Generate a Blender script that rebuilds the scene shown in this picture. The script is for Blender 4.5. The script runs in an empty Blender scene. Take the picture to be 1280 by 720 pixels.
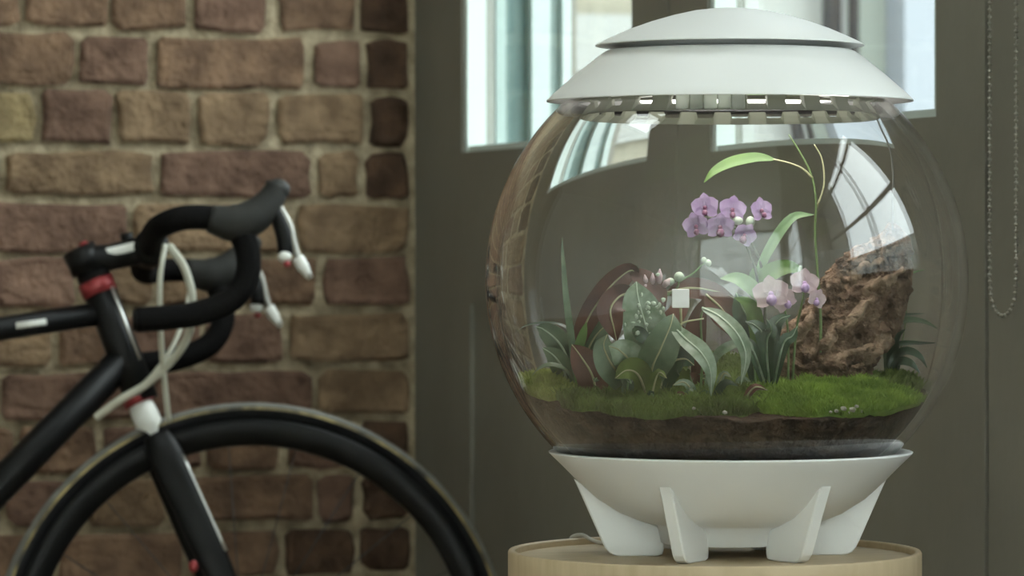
import bpy, bmesh, math, random
from mathutils import Vector, Matrix, noise

random.seed(7)
sc = bpy.context.scene
col = sc.collection

# ------------------------------------------------------------------ camera, sky, exposure
F = 4800.0                      # focal length in pixels of the 1280 wide frame
HOR = 310.0                     # horizon row
YAW = math.radians(18.9)
CAM = Vector((-1.56, -4.96, 0.812))
RIGHT = Vector((math.cos(YAW), -math.sin(YAW), 0))
FWD = Vector((math.sin(YAW), math.cos(YAW), 0))
UP = Vector((0, 0, 1))
LED = 2.9                       # the lamp under the terrarium's lid
D = 3.184                       # distance to the globe's centre

cam_data = bpy.data.cameras.new('camera')
cam = bpy.data.objects.new('camera', cam_data)
col.objects.link(cam)
cam.location = CAM
cam.rotation_euler = (math.radians(90), 0, -YAW)
cam_data.sensor_width = 36
cam_data.lens = F * 36 / 1280
cam_data.shift_y = -(360 - HOR) / 1280
cam_data.clip_start = 0.05
cam_data.dof.use_dof = True
cam_data.dof.focus_distance = D - 0.1
cam_data.dof.aperture_fstop = 13.0
sc.camera = cam

world = bpy.data.worlds.new('world')
sc.world = world
world.use_nodes = True
wn = world.node_tree.nodes
wl = world.node_tree.links
bgn = wn['Background']
tcw = wn.new('ShaderNodeTexCoord')
sepw = wn.new('ShaderNodeSeparateXYZ')
rampw = wn.new('ShaderNodeValToRGB')
rampw.color_ramp.elements[0].position = 0.45
rampw.color_ramp.elements[0].color = (0.80, 0.88, 0.93, 1)
rampw.color_ramp.elements[1].position = 0.9
rampw.color_ramp.elements[1].color = (0.95, 1.0, 1.0, 1)
mrw = wn.new('ShaderNodeMapRange')
mrw.inputs[1].default_value = -1
wl.new(tcw.outputs['Generated'], sepw.inputs[0])
wl.new(sepw.outputs['Z'], mrw.inputs[0])
wl.new(mrw.outputs[0], rampw.inputs[0])
wl.new(rampw.outputs[0], bgn.inputs[0])
bgn.inputs[1].default_value = 3.3

sc.view_settings.view_transform = 'Standard'
sc.view_settings.look = 'None'
sc.view_settings.gamma = 1.0
sc.view_settings.use_curve_mapping = False
sc.view_settings.exposure = 1.42
sc.cycles.max_bounces = 16
sc.cycles.transmission_bounces = 14
sc.cycles.transparent_max_bounces = 16
sc.cycles.diffuse_bounces = 5
sc.cycles.glossy_bounces = 6
sc.cycles.caustics_refractive = True
sc.cycles.caustics_reflective = False
sc.cycles.sample_clamp_indirect = 8
sc.cycles.use_denoising = True


# ------------------------------------------------------------------ where things stand
def ray(px, py):
    return ((px - 640) / F) * RIGHT + FWD + ((HOR - py) / F) * UP


def W(px, py, d=D):
    return CAM + ray(px, py) * d


def on_x(px, x=0.0, py=HOR):    # a sight line meeting the plane x = const
    r = ray(px, py)
    return CAM + r * ((x - CAM.x) / r.x)


def on_y(px, y=0.0, py=HOR):
    r = ray(px, py)
    return CAM + r * ((y - CAM.y) / r.y)


# ------------------------------------------------------------------ materials
MATS = {}


def mat(name, color, rough=0.6, spec=0.5, var=0.0, scale=30.0, color2=None, bump=0.0, bscale=60.0,
        metal=0.0, objvar=0.0, transl=0.0, coat=0.0, stretch=None, detail=4.0):
    if name in MATS:
        return MATS[name]
    m = bpy.data.materials.new(name)
    m.use_nodes = True
    nt = m.node_tree
    n, l = nt.nodes, nt.links
    p = n['Principled BSDF']
    p.inputs['Roughness'].default_value = rough
    p.inputs['Specular IOR Level'].default_value = spec
    p.inputs['Metallic'].default_value = metal
    p.inputs['Coat Weight'].default_value = coat
    p.inputs['Coat Roughness'].default_value = 0.1
    c = (*color, 1)
    p.inputs['Base Color'].default_value = c
    out_col = None
    vec = None
    if var > 0 or color2 is not None or bump > 0:
        tc = n.new('ShaderNodeTexCoord')
        vec = tc.outputs['Object']
        if stretch:
            mp = n.new('ShaderNodeMapping')
            mp.inputs['Scale'].default_value = stretch
            l.new(vec, mp.inputs[0])
            vec = mp.outputs[0]
    if var > 0 or color2 is not None:
        nz = n.new('ShaderNodeTexNoise')
        nz.inputs['Scale'].default_value = scale
        nz.inputs['Detail'].default_value = detail
        l.new(vec, nz.inputs['Vector'])
        rp = n.new('ShaderNodeValToRGB')
        rp.color_ramp.elements[0].position = 0.35
        rp.color_ramp.elements[1].position = 0.68
        if color2 is None:
            color2 = tuple(x * (1 - var) for x in color)
        rp.color_ramp.elements[0].color = (*color2, 1)
        rp.color_ramp.elements[1].color = c
        l.new(nz.outputs['Fac'], rp.inputs[0])
        out_col = rp.outputs[0]
    if objvar > 0:
        oi = n.new('ShaderNodeObjectInfo')
        hs = n.new('ShaderNodeHueSaturation')
        mr = n.new('ShaderNodeMapRange')
        mr.inputs[3].default_value = 1 - objvar
        mr.inputs[4].default_value = 1 + objvar
        l.new(oi.outputs['Random'], mr.inputs[0])
        l.new(mr.outputs[0], hs.inputs['Value'])
        hs.inputs['Color'].default_value = c
        if out_col:
            l.new(out_col, hs.inputs['Color'])
        out_col = hs.outputs[0]
    if out_col:
        l.new(out_col, p.inputs['Base Color'])
    if bump > 0:
        nb = n.new('ShaderNodeTexNoise')
        nb.inputs['Scale'].default_value = bscale
        nb.inputs['Detail'].default_value = 6
        l.new(vec, nb.inputs['Vector'])
        bp = n.new('ShaderNodeBump')
        bp.inputs['Strength'].default_value = bump
        bp.inputs['Distance'].default_value = 0.01
        l.new(nb.outputs['Fac'], bp.inputs['Height'])
        l.new(bp.outputs[0], p.inputs['Normal'])
    if transl > 0:
        tr = n.new('ShaderNodeBsdfTranslucent')
        tr.inputs[0].default_value = c
        if out_col:
            l.new(out_col, tr.inputs[0])
        mx = n.new('ShaderNodeMixShader')
        mx.inputs[0].default_value = transl
        l.new(p.outputs[0], mx.inputs[1])
        l.new(tr.outputs[0], mx.inputs[2])
        l.new(mx.outputs[0], n['Material Output'].inputs[0])
    MATS[name] = m
    return m


def glass_mat(name, ior=1.49, color=(1, 1, 1), rough=0.0):
    m = bpy.data.materials.new(name)
    m.use_nodes = True
    p = m.node_tree.nodes['Principled BSDF']
    p.inputs['Base Color'].default_value = (*color, 1)
    p.inputs['Roughness'].default_value = rough
    p.inputs['IOR'].default_value = ior
    p.inputs['Transmission Weight'].default_value = 1
    return m


def pane_mat(name, tint=(0.93, 0.96, 0.95)):
    m = bpy.data.materials.new(name)
    m.use_nodes = True
    n, l = m.node_tree.nodes, m.node_tree.links
    n.remove(n['Principled BSDF'])
    t = n.new('ShaderNodeBsdfTransparent')
    t.inputs[0].default_value = (*tint, 1)
    g = n.new('ShaderNodeBsdfGlossy')
    g.inputs['Roughness'].default_value = 0.02
    lw = n.new('ShaderNodeLayerWeight')          # Schlick reflectance of one face, the same from both sides
    lw.inputs[0].default_value = 0.5
    pw = n.new('ShaderNodeMath'); pw.operation = 'POWER'; pw.inputs[1].default_value = 5
    ml = n.new('ShaderNodeMath'); ml.operation = 'MULTIPLY_ADD'; ml.inputs[1].default_value = 0.9; ml.inputs[2].default_value = 0.04
    mx = n.new('ShaderNodeMixShader')
    l.new(lw.outputs['Facing'], pw.inputs[0])
    l.new(pw.outputs[0], ml.inputs[0])
    l.new(ml.outputs[0], mx.inputs[0])
    l.new(t.outputs[0], mx.inputs[1])
    l.new(g.outputs[0], mx.inputs[2])
    l.new(mx.outputs[0], n['Material Output'].inputs[0])
    return m


M_DOOR = mat('olive_grey_paint', (0.205, 0.196, 0.165), 0.5, 0.4, var=0.16, scale=5, bump=0.05, bscale=40)
M_DOOR_BEAD = mat('daylit_bead_paint', (0.55, 0.62, 0.59), 0.5)  # pale tone holds the outside light falling on the reveal
M_TEAL = mat('dull_teal_paint', (0.12, 0.205, 0.19), 0.5, var=0.1, scale=6)
M_TEAL_LIGHT = mat('light_teal_paint', (0.29, 0.38, 0.36), 0.5, var=0.08, scale=6)
M_TEAL_PALE = mat('pale_teal_paint', (0.52, 0.60, 0.58), 0.5, var=0.06, scale=6)
M_WALLP = mat('room_plaster', (0.78, 0.77, 0.73), 0.85, var=0.1, scale=3)
M_FLOORW = mat('floor_boards_wood', (0.38, 0.30, 0.21), 0.5, var=0.3, scale=4, stretch=(1, 12, 1))
M_CEIL = mat('ceiling_plaster', (0.80, 0.79, 0.76), 0.9)
M_MORTAR = mat('lime_mortar', (0.50, 0.41, 0.28), 0.95, 0.1, color2=(0.24, 0.19, 0.125), scale=38, bump=1.0, bscale=70)
BRICKS = [
    mat('brick_brown', (0.25, 0.155, 0.098), 0.92, 0.15, color2=(0.13, 0.080, 0.053), scale=26, bump=0.9, bscale=80, objvar=0.10),
    mat('brick_plum', (0.215, 0.130, 0.092), 0.92, 0.15, color2=(0.115, 0.068, 0.049), scale=26, bump=0.9, bscale=80, objvar=0.10),
    mat('brick_tan', (0.275, 0.185, 0.112), 0.92, 0.15, color2=(0.15, 0.098, 0.060), scale=26, bump=0.9, bscale=80, objvar=0.10),
    mat('brick_yellow', (0.33, 0.25, 0.13), 0.92, 0.15, color2=(0.19, 0.14, 0.075), scale=26, bump=0.9, bscale=80, objvar=0.10),
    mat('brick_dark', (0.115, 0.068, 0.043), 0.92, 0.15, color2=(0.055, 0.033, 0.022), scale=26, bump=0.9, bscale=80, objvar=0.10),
]
M_WHITE = mat('white_satin_plastic', (0.78, 0.78, 0.775), 0.48, 0.4)
M_GLOBE = glass_mat('clear_acrylic', 1.49)
M_CLIP = mat('frosted_clip_plastic', (0.74, 0.78, 0.72), 0.3, transl=0.7)
M_RING = mat('grey_green_plastic', (0.36, 0.38, 0.30), 0.4, transl=0.5)
M_SOIL = mat('dark_soil', (0.085, 0.056, 0.038), 0.95, 0.15, color2=(0.030, 0.020, 0.014), scale=80, bump=1.0, bscale=160)
M_BARK = mat('bark_brown', (0.30, 0.205, 0.14), 0.95, 0.1, color2=(0.085, 0.056, 0.039), scale=60, bump=1.0, bscale=170, detail=9)
M_BARKL = mat('bark_flake_brown', (0.36, 0.26, 0.18), 0.95, 0.1, color2=(0.13, 0.088, 0.06), scale=60, bump=0.8, bscale=120)
M_MOSS = mat('moss_green', (0.30, 0.42, 0.085), 0.85, 0.2, color2=(0.15, 0.23, 0.05), scale=34, transl=0.25)
M_MOSSY = mat('moss_yellow_green', (0.45, 0.50, 0.15), 0.85, 0.2, color2=(0.22, 0.28, 0.08), scale=34, transl=0.25)
M_MOSSD = mat('moss_dark_green', (0.18, 0.25, 0.065), 0.85, 0.2, color2=(0.09, 0.12, 0.04), scale=34, transl=0.25)
M_MAROON = mat('maroon_leaf_back', (0.165, 0.068, 0.045), 0.45, color2=(0.09, 0.035, 0.024), scale=40, transl=0.2)
M_LEAFG = mat('grey_green_leaf', (0.15, 0.21, 0.125), 0.4, color2=(0.085, 0.135, 0.075), scale=70, transl=0.15)
M_LEAFS = mat('silver_green_leaf', (0.33, 0.40, 0.30), 0.42, color2=(0.14, 0.21, 0.12), scale=90, transl=0.15)
M_LEAFD = mat('dark_green_leaf', (0.045, 0.095, 0.045), 0.35, color2=(0.025, 0.055, 0.028), scale=50, transl=0.12)
M_LEAFB = mat('bright_green_leaf', (0.14, 0.26, 0.055), 0.4, color2=(0.09, 0.18, 0.04), scale=40, transl=0.35)
M_LEAFP = mat('pale_green_leaf', (0.30, 0.44, 0.24), 0.4, color2=(0.22, 0.35, 0.17), scale=40, transl=0.3)
M_RIB = mat('pale_leaf_rib', (0.38, 0.37, 0.21), 0.5)
M_STEM = mat('green_stem', (0.13, 0.19, 0.07), 0.5)
M_STEMD = mat('dark_stem', (0.05, 0.055, 0.03), 0.5)
M_PURPLE = mat('lilac_petal', (0.47, 0.36, 0.54), 0.5, color2=(0.35, 0.23, 0.42), scale=80, transl=0.3)
M_PLUM = mat('plum_lip', (0.17, 0.045, 0.11), 0.4)
M_PINK = mat('blush_white_petal', (0.66, 0.54, 0.53), 0.5, color2=(0.56, 0.42, 0.47), scale=70, transl=0.3)
M_LILAC = mat('lilac_lip', (0.42, 0.28, 0.48), 0.5)
M_BUD = mat('greenish_white_bud', (0.42, 0.50, 0.38), 0.5)
M_TAG = mat('white_tag_plastic', (0.90, 0.90, 0.88), 0.4)
M_PEBBLE = mat('pale_pebble', (0.47, 0.45, 0.36), 0.8, var=0.3, scale=100)
M_TABLE = mat('light_plywood', (0.52, 0.41, 0.27), 0.5, 0.4, color2=(0.45, 0.35, 0.22), scale=14, stretch=(1, 9, 1))
M_WIRE = mat('grey_wire', (0.12, 0.12, 0.10), 0.4)
M_CORD = mat('pale_cord', (0.42, 0.40, 0.35), 0.5)
M_BLACK = mat('satin_black_paint', (0.006, 0.006, 0.006), 0.42, 0.2)
M_TAPE = mat('black_bar_tape', (0.007, 0.0065, 0.0065), 0.85, 0.08, bump=0.2, bscale=200)
M_HOOD = mat('dark_grey_rubber', (0.028, 0.028, 0.026), 0.6, 0.2)
M_TYRE = mat('black_tyre_rubber', (0.007, 0.007, 0.008), 0.7, 0.12)
M_TREAD = mat('highlight_grey_tread', (0.20, 0.195, 0.175), 0.55, 0.4, var=0.3, scale=60)  # pale grey holds the highlight along the top of the tyre
M_TAN = mat('tan_sidewall', (0.40, 0.31, 0.13), 0.7, color2=(0.04, 0.035, 0.025), scale=30)
M_SILVER = mat('silver_metal', (0.62, 0.62, 0.60), 0.3, metal=0.9)
M_LEVER = mat('grey_lever_metal', (0.36, 0.35, 0.32), 0.4, metal=0.5)
M_WHITEP = mat('white_paint', (0.74, 0.74, 0.70), 0.35)
M_RED = mat('red_anodised', (0.30, 0.04, 0.045), 0.3, metal=0.3)
M_CABLE = mat('cream_cable_housing', (0.55, 0.54, 0.45), 0.4)
M_SPOKE = mat('dark_spoke', (0.05, 0.05, 0.05), 0.4, metal=0.6)
M_CHAIN = mat('steel_bead_chain', (0.30, 0.29, 0.25), 0.35, metal=0.7)
M_CREAM = mat('cream_render', (0.25,0.243,0.195), 0.9, color2=(0.19,0.175,0.13), scale=1.6)
M_PALEW = mat('pale_render', (0.27,0.28,0.265), 0.9, var=0.06, scale=2)
M_GREENW = mat('pale_green_render', (0.23,0.255,0.225), 0.9, var=0.06, scale=2)
M_BLUEW = mat('pale_blue_render', (0.22,0.24,0.265), 0.9, var=0.05, scale=2)
M_DKWIN = mat('dark_window_glass', (0.06, 0.07, 0.075), 0.1)
M_PIPE = mat('grey_pipe_metal', (0.018, 0.018, 0.019), 0.6, 0.3)
M_PIPEL = mat('light_grey_metal', (0.16, 0.165, 0.165), 0.6)
M_PAVE = mat('pale_paving', (0.45, 0.44, 0.40), 0.9, var=0.2, scale=3)
M_PANE = pane_mat('window_glass')
M_FILL_BLIND = mat('fill_blind_cloth', (0.94, 0.94, 0.91), 0.9, 0.1, transl=0.8)
M_MUNT = mat('grey_steel_frame', (0.13, 0.13, 0.12), 0.5)


# ------------------------------------------------------------------ object helpers
def link(name, me, parent=None):
    o = bpy.data.objects.new(name, me)
    col.objects.link(o)
    if parent:
        o.parent = parent
    return o


def obj(name, geo, m, parent=None, smooth=True):
    verts, faces = geo[0], geo[1]
    me = bpy.data.meshes.new(name)
    org = parent.get('_o') if parent else None
    if org is not None:
        ox, oy, oz = org
        verts = [(v[0] - ox, v[1] - oy, v[2] - oz) for v in verts]
    me.from_pydata([tuple(v) for v in verts], [], faces)
    ms = m if isinstance(m, (list, tuple)) else [m]
    for x in ms:
        me.materials.append(x)
    if len(geo) > 2 and geo[2]:
        me.polygons.foreach_set('material_index', geo[2])
    if smooth:
        me.polygons.foreach_set('use_smooth', [True] * len(me.polygons))
    me.update()
    o = link(name, me, parent)
    if org is not None:
        o['_o'] = org
    return o


def tag(o, label=None, cat=None, group=None, kind=None):
    if label:
        o['label'] = label
    if cat:
        o['category'] = cat
    if group:
        o['group'] = group
    if kind:
        o['kind'] = kind
    return o


def thing(name, loc, label, cat, group=None):
    """Empty at the base; children are given in world coordinates."""
    e = bpy.data.objects.new(name, None)
    e.empty_display_size = 0.05
    col.objects.link(e)
    e.location = loc
    e['_o'] = (loc[0], loc[1], loc[2])
    return tag(e, label, cat, group)


def joined(*geos):
    V, Fc, MI = [], [], []
    anymi = any(len(g) > 2 and g[2] for g in geos)
    for g in geos:
        o = len(V)
        V += list(g[0])
        Fc += [tuple(i + o for i in f) for f in g[1]]
        if anymi:
            MI += list(g[2]) if len(g) > 2 and g[2] else [0] * len(g[1])
    return V, Fc, MI if anymi else None


def box(x0, x1, y0, y1, z0, z1):
    v = [(x0, y0, z0), (x1, y0, z0), (x1, y1, z0), (x0, y1, z0), (x0, y0, z1), (x1, y0, z1), (x1, y1, z1), (x0, y1, z1)]
    f = [(0, 3, 2, 1), (4, 5, 6, 7), (0, 1, 5, 4), (1, 2, 6, 5), (2, 3, 7, 6), (3, 0, 4, 7)]
    return v, f


def bbox_(x0, x1, y0, y1, z0, z1, b=0.004):
    """bevelled box"""
    bm = bmesh.new()
    v, f = box(x0, x1, y0, y1, z0, z1)
    bv = [bm.verts.new(p) for p in v]
    for q in f:
        bm.faces.new([bv[i] for i in q])
    b = min(b, 0.45 * min(abs(x1 - x0), abs(y1 - y0), abs(z1 - z0)))
    bmesh.ops.bevel(bm, geom=list(bm.edges), offset=b, segments=2, profile=0.5, affect='EDGES')
    bm.verts.index_update()
    out = [tuple(q.co) for q in bm.verts], [tuple(x.index for x in q.verts) for q in bm.faces]
    bm.free()
    return out


def crom(pts, n):
    """Catmull-Rom through pts, n samples per span"""
    P = [Vector(p) for p in pts]
    if len(P) == 2:
        return [P[0].lerp(P[1], i / n) for i in range(n + 1)]
    P = [2 * P[0] - P[1]] + P + [2 * P[-1] - P[-2]]
    out = []
    for i in range(1, len(P) - 2):
        a, b, c, d = P[i - 1], P[i], P[i + 1], P[i + 2]
        for k in range(n):
            t = k / n
            out.append(0.5 * ((2 * b) + (c - a) * t + (2 * a - 5 * b + 4 * c - d) * t * t + (3 * b - a - 3 * c + d) * t ** 3))
    out.append(P[-2])
    return out


def tube(pts, rad, n=4, seg=10, flat=None, flat_dir=None):
    """swept tube; rad number or list (interpolated); flat = scale of the section along flat_dir"""
    pa = crom(pts, n) if n > 0 else [Vector(p) for p in pts]
    N = len(pa)
    if not isinstance(rad, (list, tuple)):
        rad = [rad, rad]
    rr = []
    for i in range(N):
        t = i / (N - 1) * (len(rad) - 1)
        k = min(int(t), len(rad) - 2)
        rr.append(rad[k] + (rad[k + 1] - rad[k]) * (t - k))
    V, Fc = [], []
    prev = None
    for i in range(N):
        t = (pa[min(i + 1, N - 1)] - pa[max(i - 1, 0)])
        t = t.normalized() if t.length > 1e-9 else Vector((0, 0, 1))
        if flat_dir is not None:
            a = Vector(flat_dir)
        elif prev is None:
            a = Vector((0, 0, 1)) if abs(t.z) < 0.9 else Vector((1, 0, 0))
        else:
            a = prev
        a = (a - t * a.dot(t)).normalized()
        prev = a
        b = t.cross(a)
        for k in range(seg):
            an = 2 * math.pi * k / seg
            fa = flat if flat else 1.0
            V.append(pa[i] + a * (math.cos(an) * rr[i] * fa) + b * (math.sin(an) * rr[i]))
    for i in range(N - 1):
        for k in range(seg):
            k2 = (k + 1) % seg
            Fc.append((i * seg + k, i * seg + k2, (i + 1) * seg + k2, (i + 1) * seg + k))
    Fc.append(tuple(range(seg))[::-1])
    Fc.append(tuple((N - 1) * seg + k for k in range(seg)))
    return V, Fc


def lathe(prof, c, seg=96, axis='z', closed=False):
    """prof list of (r, h) from bottom to top; c centre; poles when r==0"""
    V, Fc = [], []
    rows = []
    for r, h in prof:
        if r < 1e-7:
            rows.append([len(V)])
            V.append((0, 0, h))
        else:
            rows.append(list(range(len(V), len(V) + seg)))
            for k in range(seg):
                a = 2 * math.pi * k / seg
                V.append((r * math.cos(a), r * math.sin(a), h))
    pairs = list(zip(rows[:-1], rows[1:]))
    if closed:
        pairs.append((rows[-1], rows[0]))
    for A, B in pairs:
        for k in range(seg):
            k2 = (k + 1) % seg
            if len(A) == 1 and len(B) == 1:
                continue
            if len(A) == 1:
                Fc.append((A[0], B[k2], B[k]))
            elif len(B) == 1:
                Fc.append((A[k], A[k2], B[0]))
            else:
                Fc.append((A[k], A[k2], B[k2], B[k]))
    if axis == 'y':
        V = [(x, z, -y) for x, y, z in V]
    if axis == 'x':
        V = [(z, x, y) for x, y, z in V]
    return [(x + c[0], y + c[1], z + c[2]) for x, y, z in V], Fc


def blob(c, rx, ry, rz, nz=0.0, ns=40, sub=2, seed=0):
    bm = bmesh.new()
    bmesh.ops.create_icosphere(bm, subdivisions=sub, radius=1)
    V = []
    for v in bm.verts:
        k = 1 + nz * noise.noise(v.co * ns * 0.05 + Vector((seed, seed * 2, 0)))
        V.append((c[0] + v.co.x * rx * k, c[1] + v.co.y * ry * k, c[2] + v.co.z * rz * k))
    Fc = [tuple(q.index for q in f.verts) for f in bm.faces]
    bm.free()
    return V, Fc


def struct(name, geo, m, smooth=False, parent=None):
    o = obj(name, geo, m, parent, smooth)
    if parent is None:
        o['kind'] = 'structure'
    return o


# ================================================================== THE ROOM
RX0, RY0, RZ1 = -3.6, -6.6, 2.75
struct('floor', box(RX0, 0, RY0, 0, -0.1, 0), M_FLOORW)
struct('wall_left', box(RX0 - 0.1, RX0, RY0, 0.0, 0, RZ1), M_WALLP)


def wall_cells(u0, u1, z0, z1, holes):
    us = sorted({u0, u1, *[h[0] for h in holes], *[h[1] for h in holes]})
    zs = sorted({z0, z1, *[h[2] for h in holes], *[h[3] for h in holes]})
    out = []
    for a, b in zip(us[:-1], us[1:]):
        for c, d in zip(zs[:-1], zs[1:]):
            um, zm = (a + b) / 2, (c + d) / 2
            if not any(h[0] < um < h[1] and h[2] < zm < h[3] for h in holes):
                out.append((a, b, c, d))
    return out


# --- door wall, plane x = 0
yA = on_x(513).y                # far edge of the pair of doors
yM = on_x(836).y                # where the two leaves meet
yB = on_x(1231).y               # near edge
DTOP = 2.12
WIN1 = (-2.92, -2.20, 0.79, 1.60)
WIN1B = (-3.30, -3.02, 0.79, 1.30)
FILL_WIN3 = (-6.4, -3.75, 0.65, 2.30)  # unseen window, added for more light from the right
FILL_WIN2 = (-3.5, -0.1, 0.15, 2.65)  # unseen end window, added with its blind to fill from the front
holes_r = [(yB - 0.008, yA, 0.0, DTOP), WIN1, WIN1B, FILL_WIN3]
struct('wall_right', joined(*[box(0, 0.24, a, b, c, d) for a, b, c, d in wall_cells(RY0 - 0.1, 0.22, 0, RZ1, holes_r)]), M_DOOR)

# --- wall behind the camera, ceiling with an unseen skylight added for top light
struct('wall_front', joined(*[box(a, b, RY0 - 0.1, RY0, c, d) for a, b, c, d in wall_cells(RX0, 0, 0, RZ1, [FILL_WIN2])]), M_WALLP)
FILL_SKY = (-1.5, -0.15, -1.85, -1.25)
struct('ceiling', joined(*[box(a, b, c, d, RZ1, RZ1 + 0.1) for a, b, c, d in wall_cells(RX0, 0, RY0, 0, [FILL_SKY])]), M_CEIL)


def portal(loc, rot, sx, sy):
    ld = bpy.data.lights.new('window_daylight', 'AREA')
    ld.shape = 'RECTANGLE'
    ld.size, ld.size_y = sx, sy
    ld.cycles.is_portal = True
    o = bpy.data.objects.new('window_daylight', ld)
    col.objects.link(o)
    o.location = loc
    o.rotation_euler = rot


def grid_window(name, u0, u1, z0, z1, nu, nz, plane, axis):
    """steel framed window; axis 'x': lies in plane x=plane, u runs along y"""
    def bx(a, b, c, d, t0, t1):
        return box(plane + t0, plane + t1, a, b, c, d) if axis == 'x' else box(a, b, plane - t1, plane - t0, c, d)
    fr = 0.025
    o = struct(name, joined(bx(u0, u1, z0, z0 + fr, 0.04, 0.09), bx(u0, u1, z1 - fr, z1, 0.04, 0.09),
                            bx(u0, u0 + fr, z0 + fr, z1 - fr, 0.04, 0.09), bx(u1 - fr, u1, z0 + fr, z1 - fr, 0.04, 0.09)), M_MUNT)
    for i in range(1, nu):
        u = u0 + (u1 - u0) * i / nu
        struct('mullion', bx(u - 0.007, u + 0.007, z0 + fr, z1 - fr, 0.055, 0.07), M_MUNT, parent=o)
    for j in range(1, nz):
        z = z0 + (z1 - z0) * j / nz
        struct('glazing_bar', bx(u0 + fr, u1 - fr, z - 0.007, z + 0.007, 0.056, 0.069), M_MUNT, parent=o)
    for i in range(nu):
        for j in range(nz):
            a, b = u0 + (u1 - u0) * i / nu, u0 + (u1 - u0) * (i + 1) / nu
            c, d = z0 + (z1 - z0) * j / nz, z0 + (z1 - z0) * (j + 1) / nz
            a = max(a, u0 + fr); b = min(b, u1 - fr); c = max(c, z0 + fr); d = min(d, z1 - fr)
            struct('pane', bx(a, b, c, d, 0.064, 0.066), M_PANE, parent=o)
    return o


grid_window('window_1', *WIN1[:2], WIN1[2], WIN1[3], 3, 3, 0.0, 'x')
grid_window('window_4', *WIN1B[:2], WIN1B[2], WIN1B[3], 3, 3, 0.0, 'x')
grid_window('fill_window_right', *FILL_WIN3[:2], FILL_WIN3[2], FILL_WIN3[3], 3, 4, 0.0, 'x')
grid_window('fill_window_end', *FILL_WIN2[:2], FILL_WIN2[2], FILL_WIN2[3], 5, 3, RY0, 'y')
# unseen white blind over the end window, added as soft front fill
bl1 = tag(obj('fill_blind', box(FILL_WIN2[0] - 0.05, FILL_WIN2[1] + 0.05, RY0 + 0.01, RY0 + 0.012, FILL_WIN2[2] - 0.05, FILL_WIN2[3] + 0.05), M_FILL_BLIND, None, False), 'unseen wide white cloth blind added over the end wall window as fill', 'blind')
for w in (WIN1, WIN1B, FILL_WIN3):
    portal((0.2, (w[0] + w[1]) / 2, (w[2] + w[3]) / 2), (0, math.radians(90), 0), w[3] - w[2], w[1] - w[0])
portal(((FILL_SKY[0] + FILL_SKY[1]) / 2, (FILL_SKY[2] + FILL_SKY[3]) / 2, RZ1 + 0.08), (0, 0, 0), FILL_SKY[1] - FILL_SKY[0], FILL_SKY[3] - FILL_SKY[2])
skyl_fill = struct('fill_skylight', joined(box(FILL_SKY[0], FILL_SKY[1], FILL_SKY[2], FILL_SKY[2] + 0.04, RZ1, RZ1 + 0.08), box(FILL_SKY[0], FILL_SKY[1], FILL_SKY[3] - 0.04, FILL_SKY[3], RZ1, RZ1 + 0.08)), M_MUNT)
for k in range(5):
    u = FILL_SKY[0] + 0.02 + (FILL_SKY[1] - FILL_SKY[0] - 0.04) * k / 4
    struct('mullion', box(u - 0.015, u + 0.015, FILL_SKY[2] + 0.04, FILL_SKY[3] - 0.04, RZ1, RZ1 + 0.06), M_MUNT, parent=skyl_fill)
struct('pane', box(FILL_SKY[0], FILL_SKY[1], FILL_SKY[2], FILL_SKY[3], RZ1 + 0.082, RZ1 + 0.086), M_PANE, parent=skyl_fill)

# --- the glazed double doors
ZG = 0.812 + 0.1246             # bottom of the glass
ZP = 0.812 - 0.072              # top of the lower panel
TD = 0.045


def door_leaf(name, y0, y1, g0, g1, p0, p1):
    """y0 near end, y1 far end; g glass, p lower panel"""
    o = obj(name, joined(box(0, TD, y0, g0, 0.005, DTOP - 0.005)), M_DOOR, None, False)      # near stile carries the rest
    o['kind'] = 'structure'
    struct('stile', box(0, TD, g1, y1, 0.005, DTOP - 0.005), M_DOOR, parent=o)
    struct('lock_rail', box(0, TD, g0, g1, ZP, ZG), M_DOOR, parent=o)
    struct('top_rail', box(0, TD, g0, g1, 2.0, DTOP - 0.005), M_DOOR, parent=o)
    struct('bottom_rail', box(0, TD, g0, g1, 0.005, 0.16), M_DOOR, parent=o)
    struct('stile', joined(box(0, TD, g0, p0, 0.16, ZP), box(0, TD, p1, g1, 0.16, ZP)), M_DOOR, parent=o)
    struct('panel', box(0.005, TD - 0.010, p0, p1, 0.16, ZP), M_DOOR, parent=o)
    struct('pane', box(0.030, 0.033, g0, g1, ZG, 2.0), M_PANE, parent=o)
    struct('glazing_bead', box(0.004, 0.030, g1 - 0.012, g1, ZG, 2.0), M_DOOR_BEAD, parent=o)
    struct('glazing_bead', box(0.004, 0.030, g0, g0 + 0.012, ZG, 2.0), M_DOOR_BEAD, parent=o)
    struct('glazing_bead', box(0.006, 0.030, g0 + 0.012, g1 - 0.012, ZG, ZG + 0.008), M_DOOR_BEAD, parent=o)
    return o


gy = lambda p: on_x(p).y
door_leaf('door_1', yM + 0.002, yA - 0.004, gy(790), gy(577), gy(780), gy(588))
door_leaf('door_2', yB, yM - 0.002, gy(1170), gy(884), gy(1160), gy(894))
portal((0.23, (yA + yB) / 2, (ZG + 2.0) / 2), (0, math.radians(90), 0), 2.0 - ZG, yA - yB)

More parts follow.
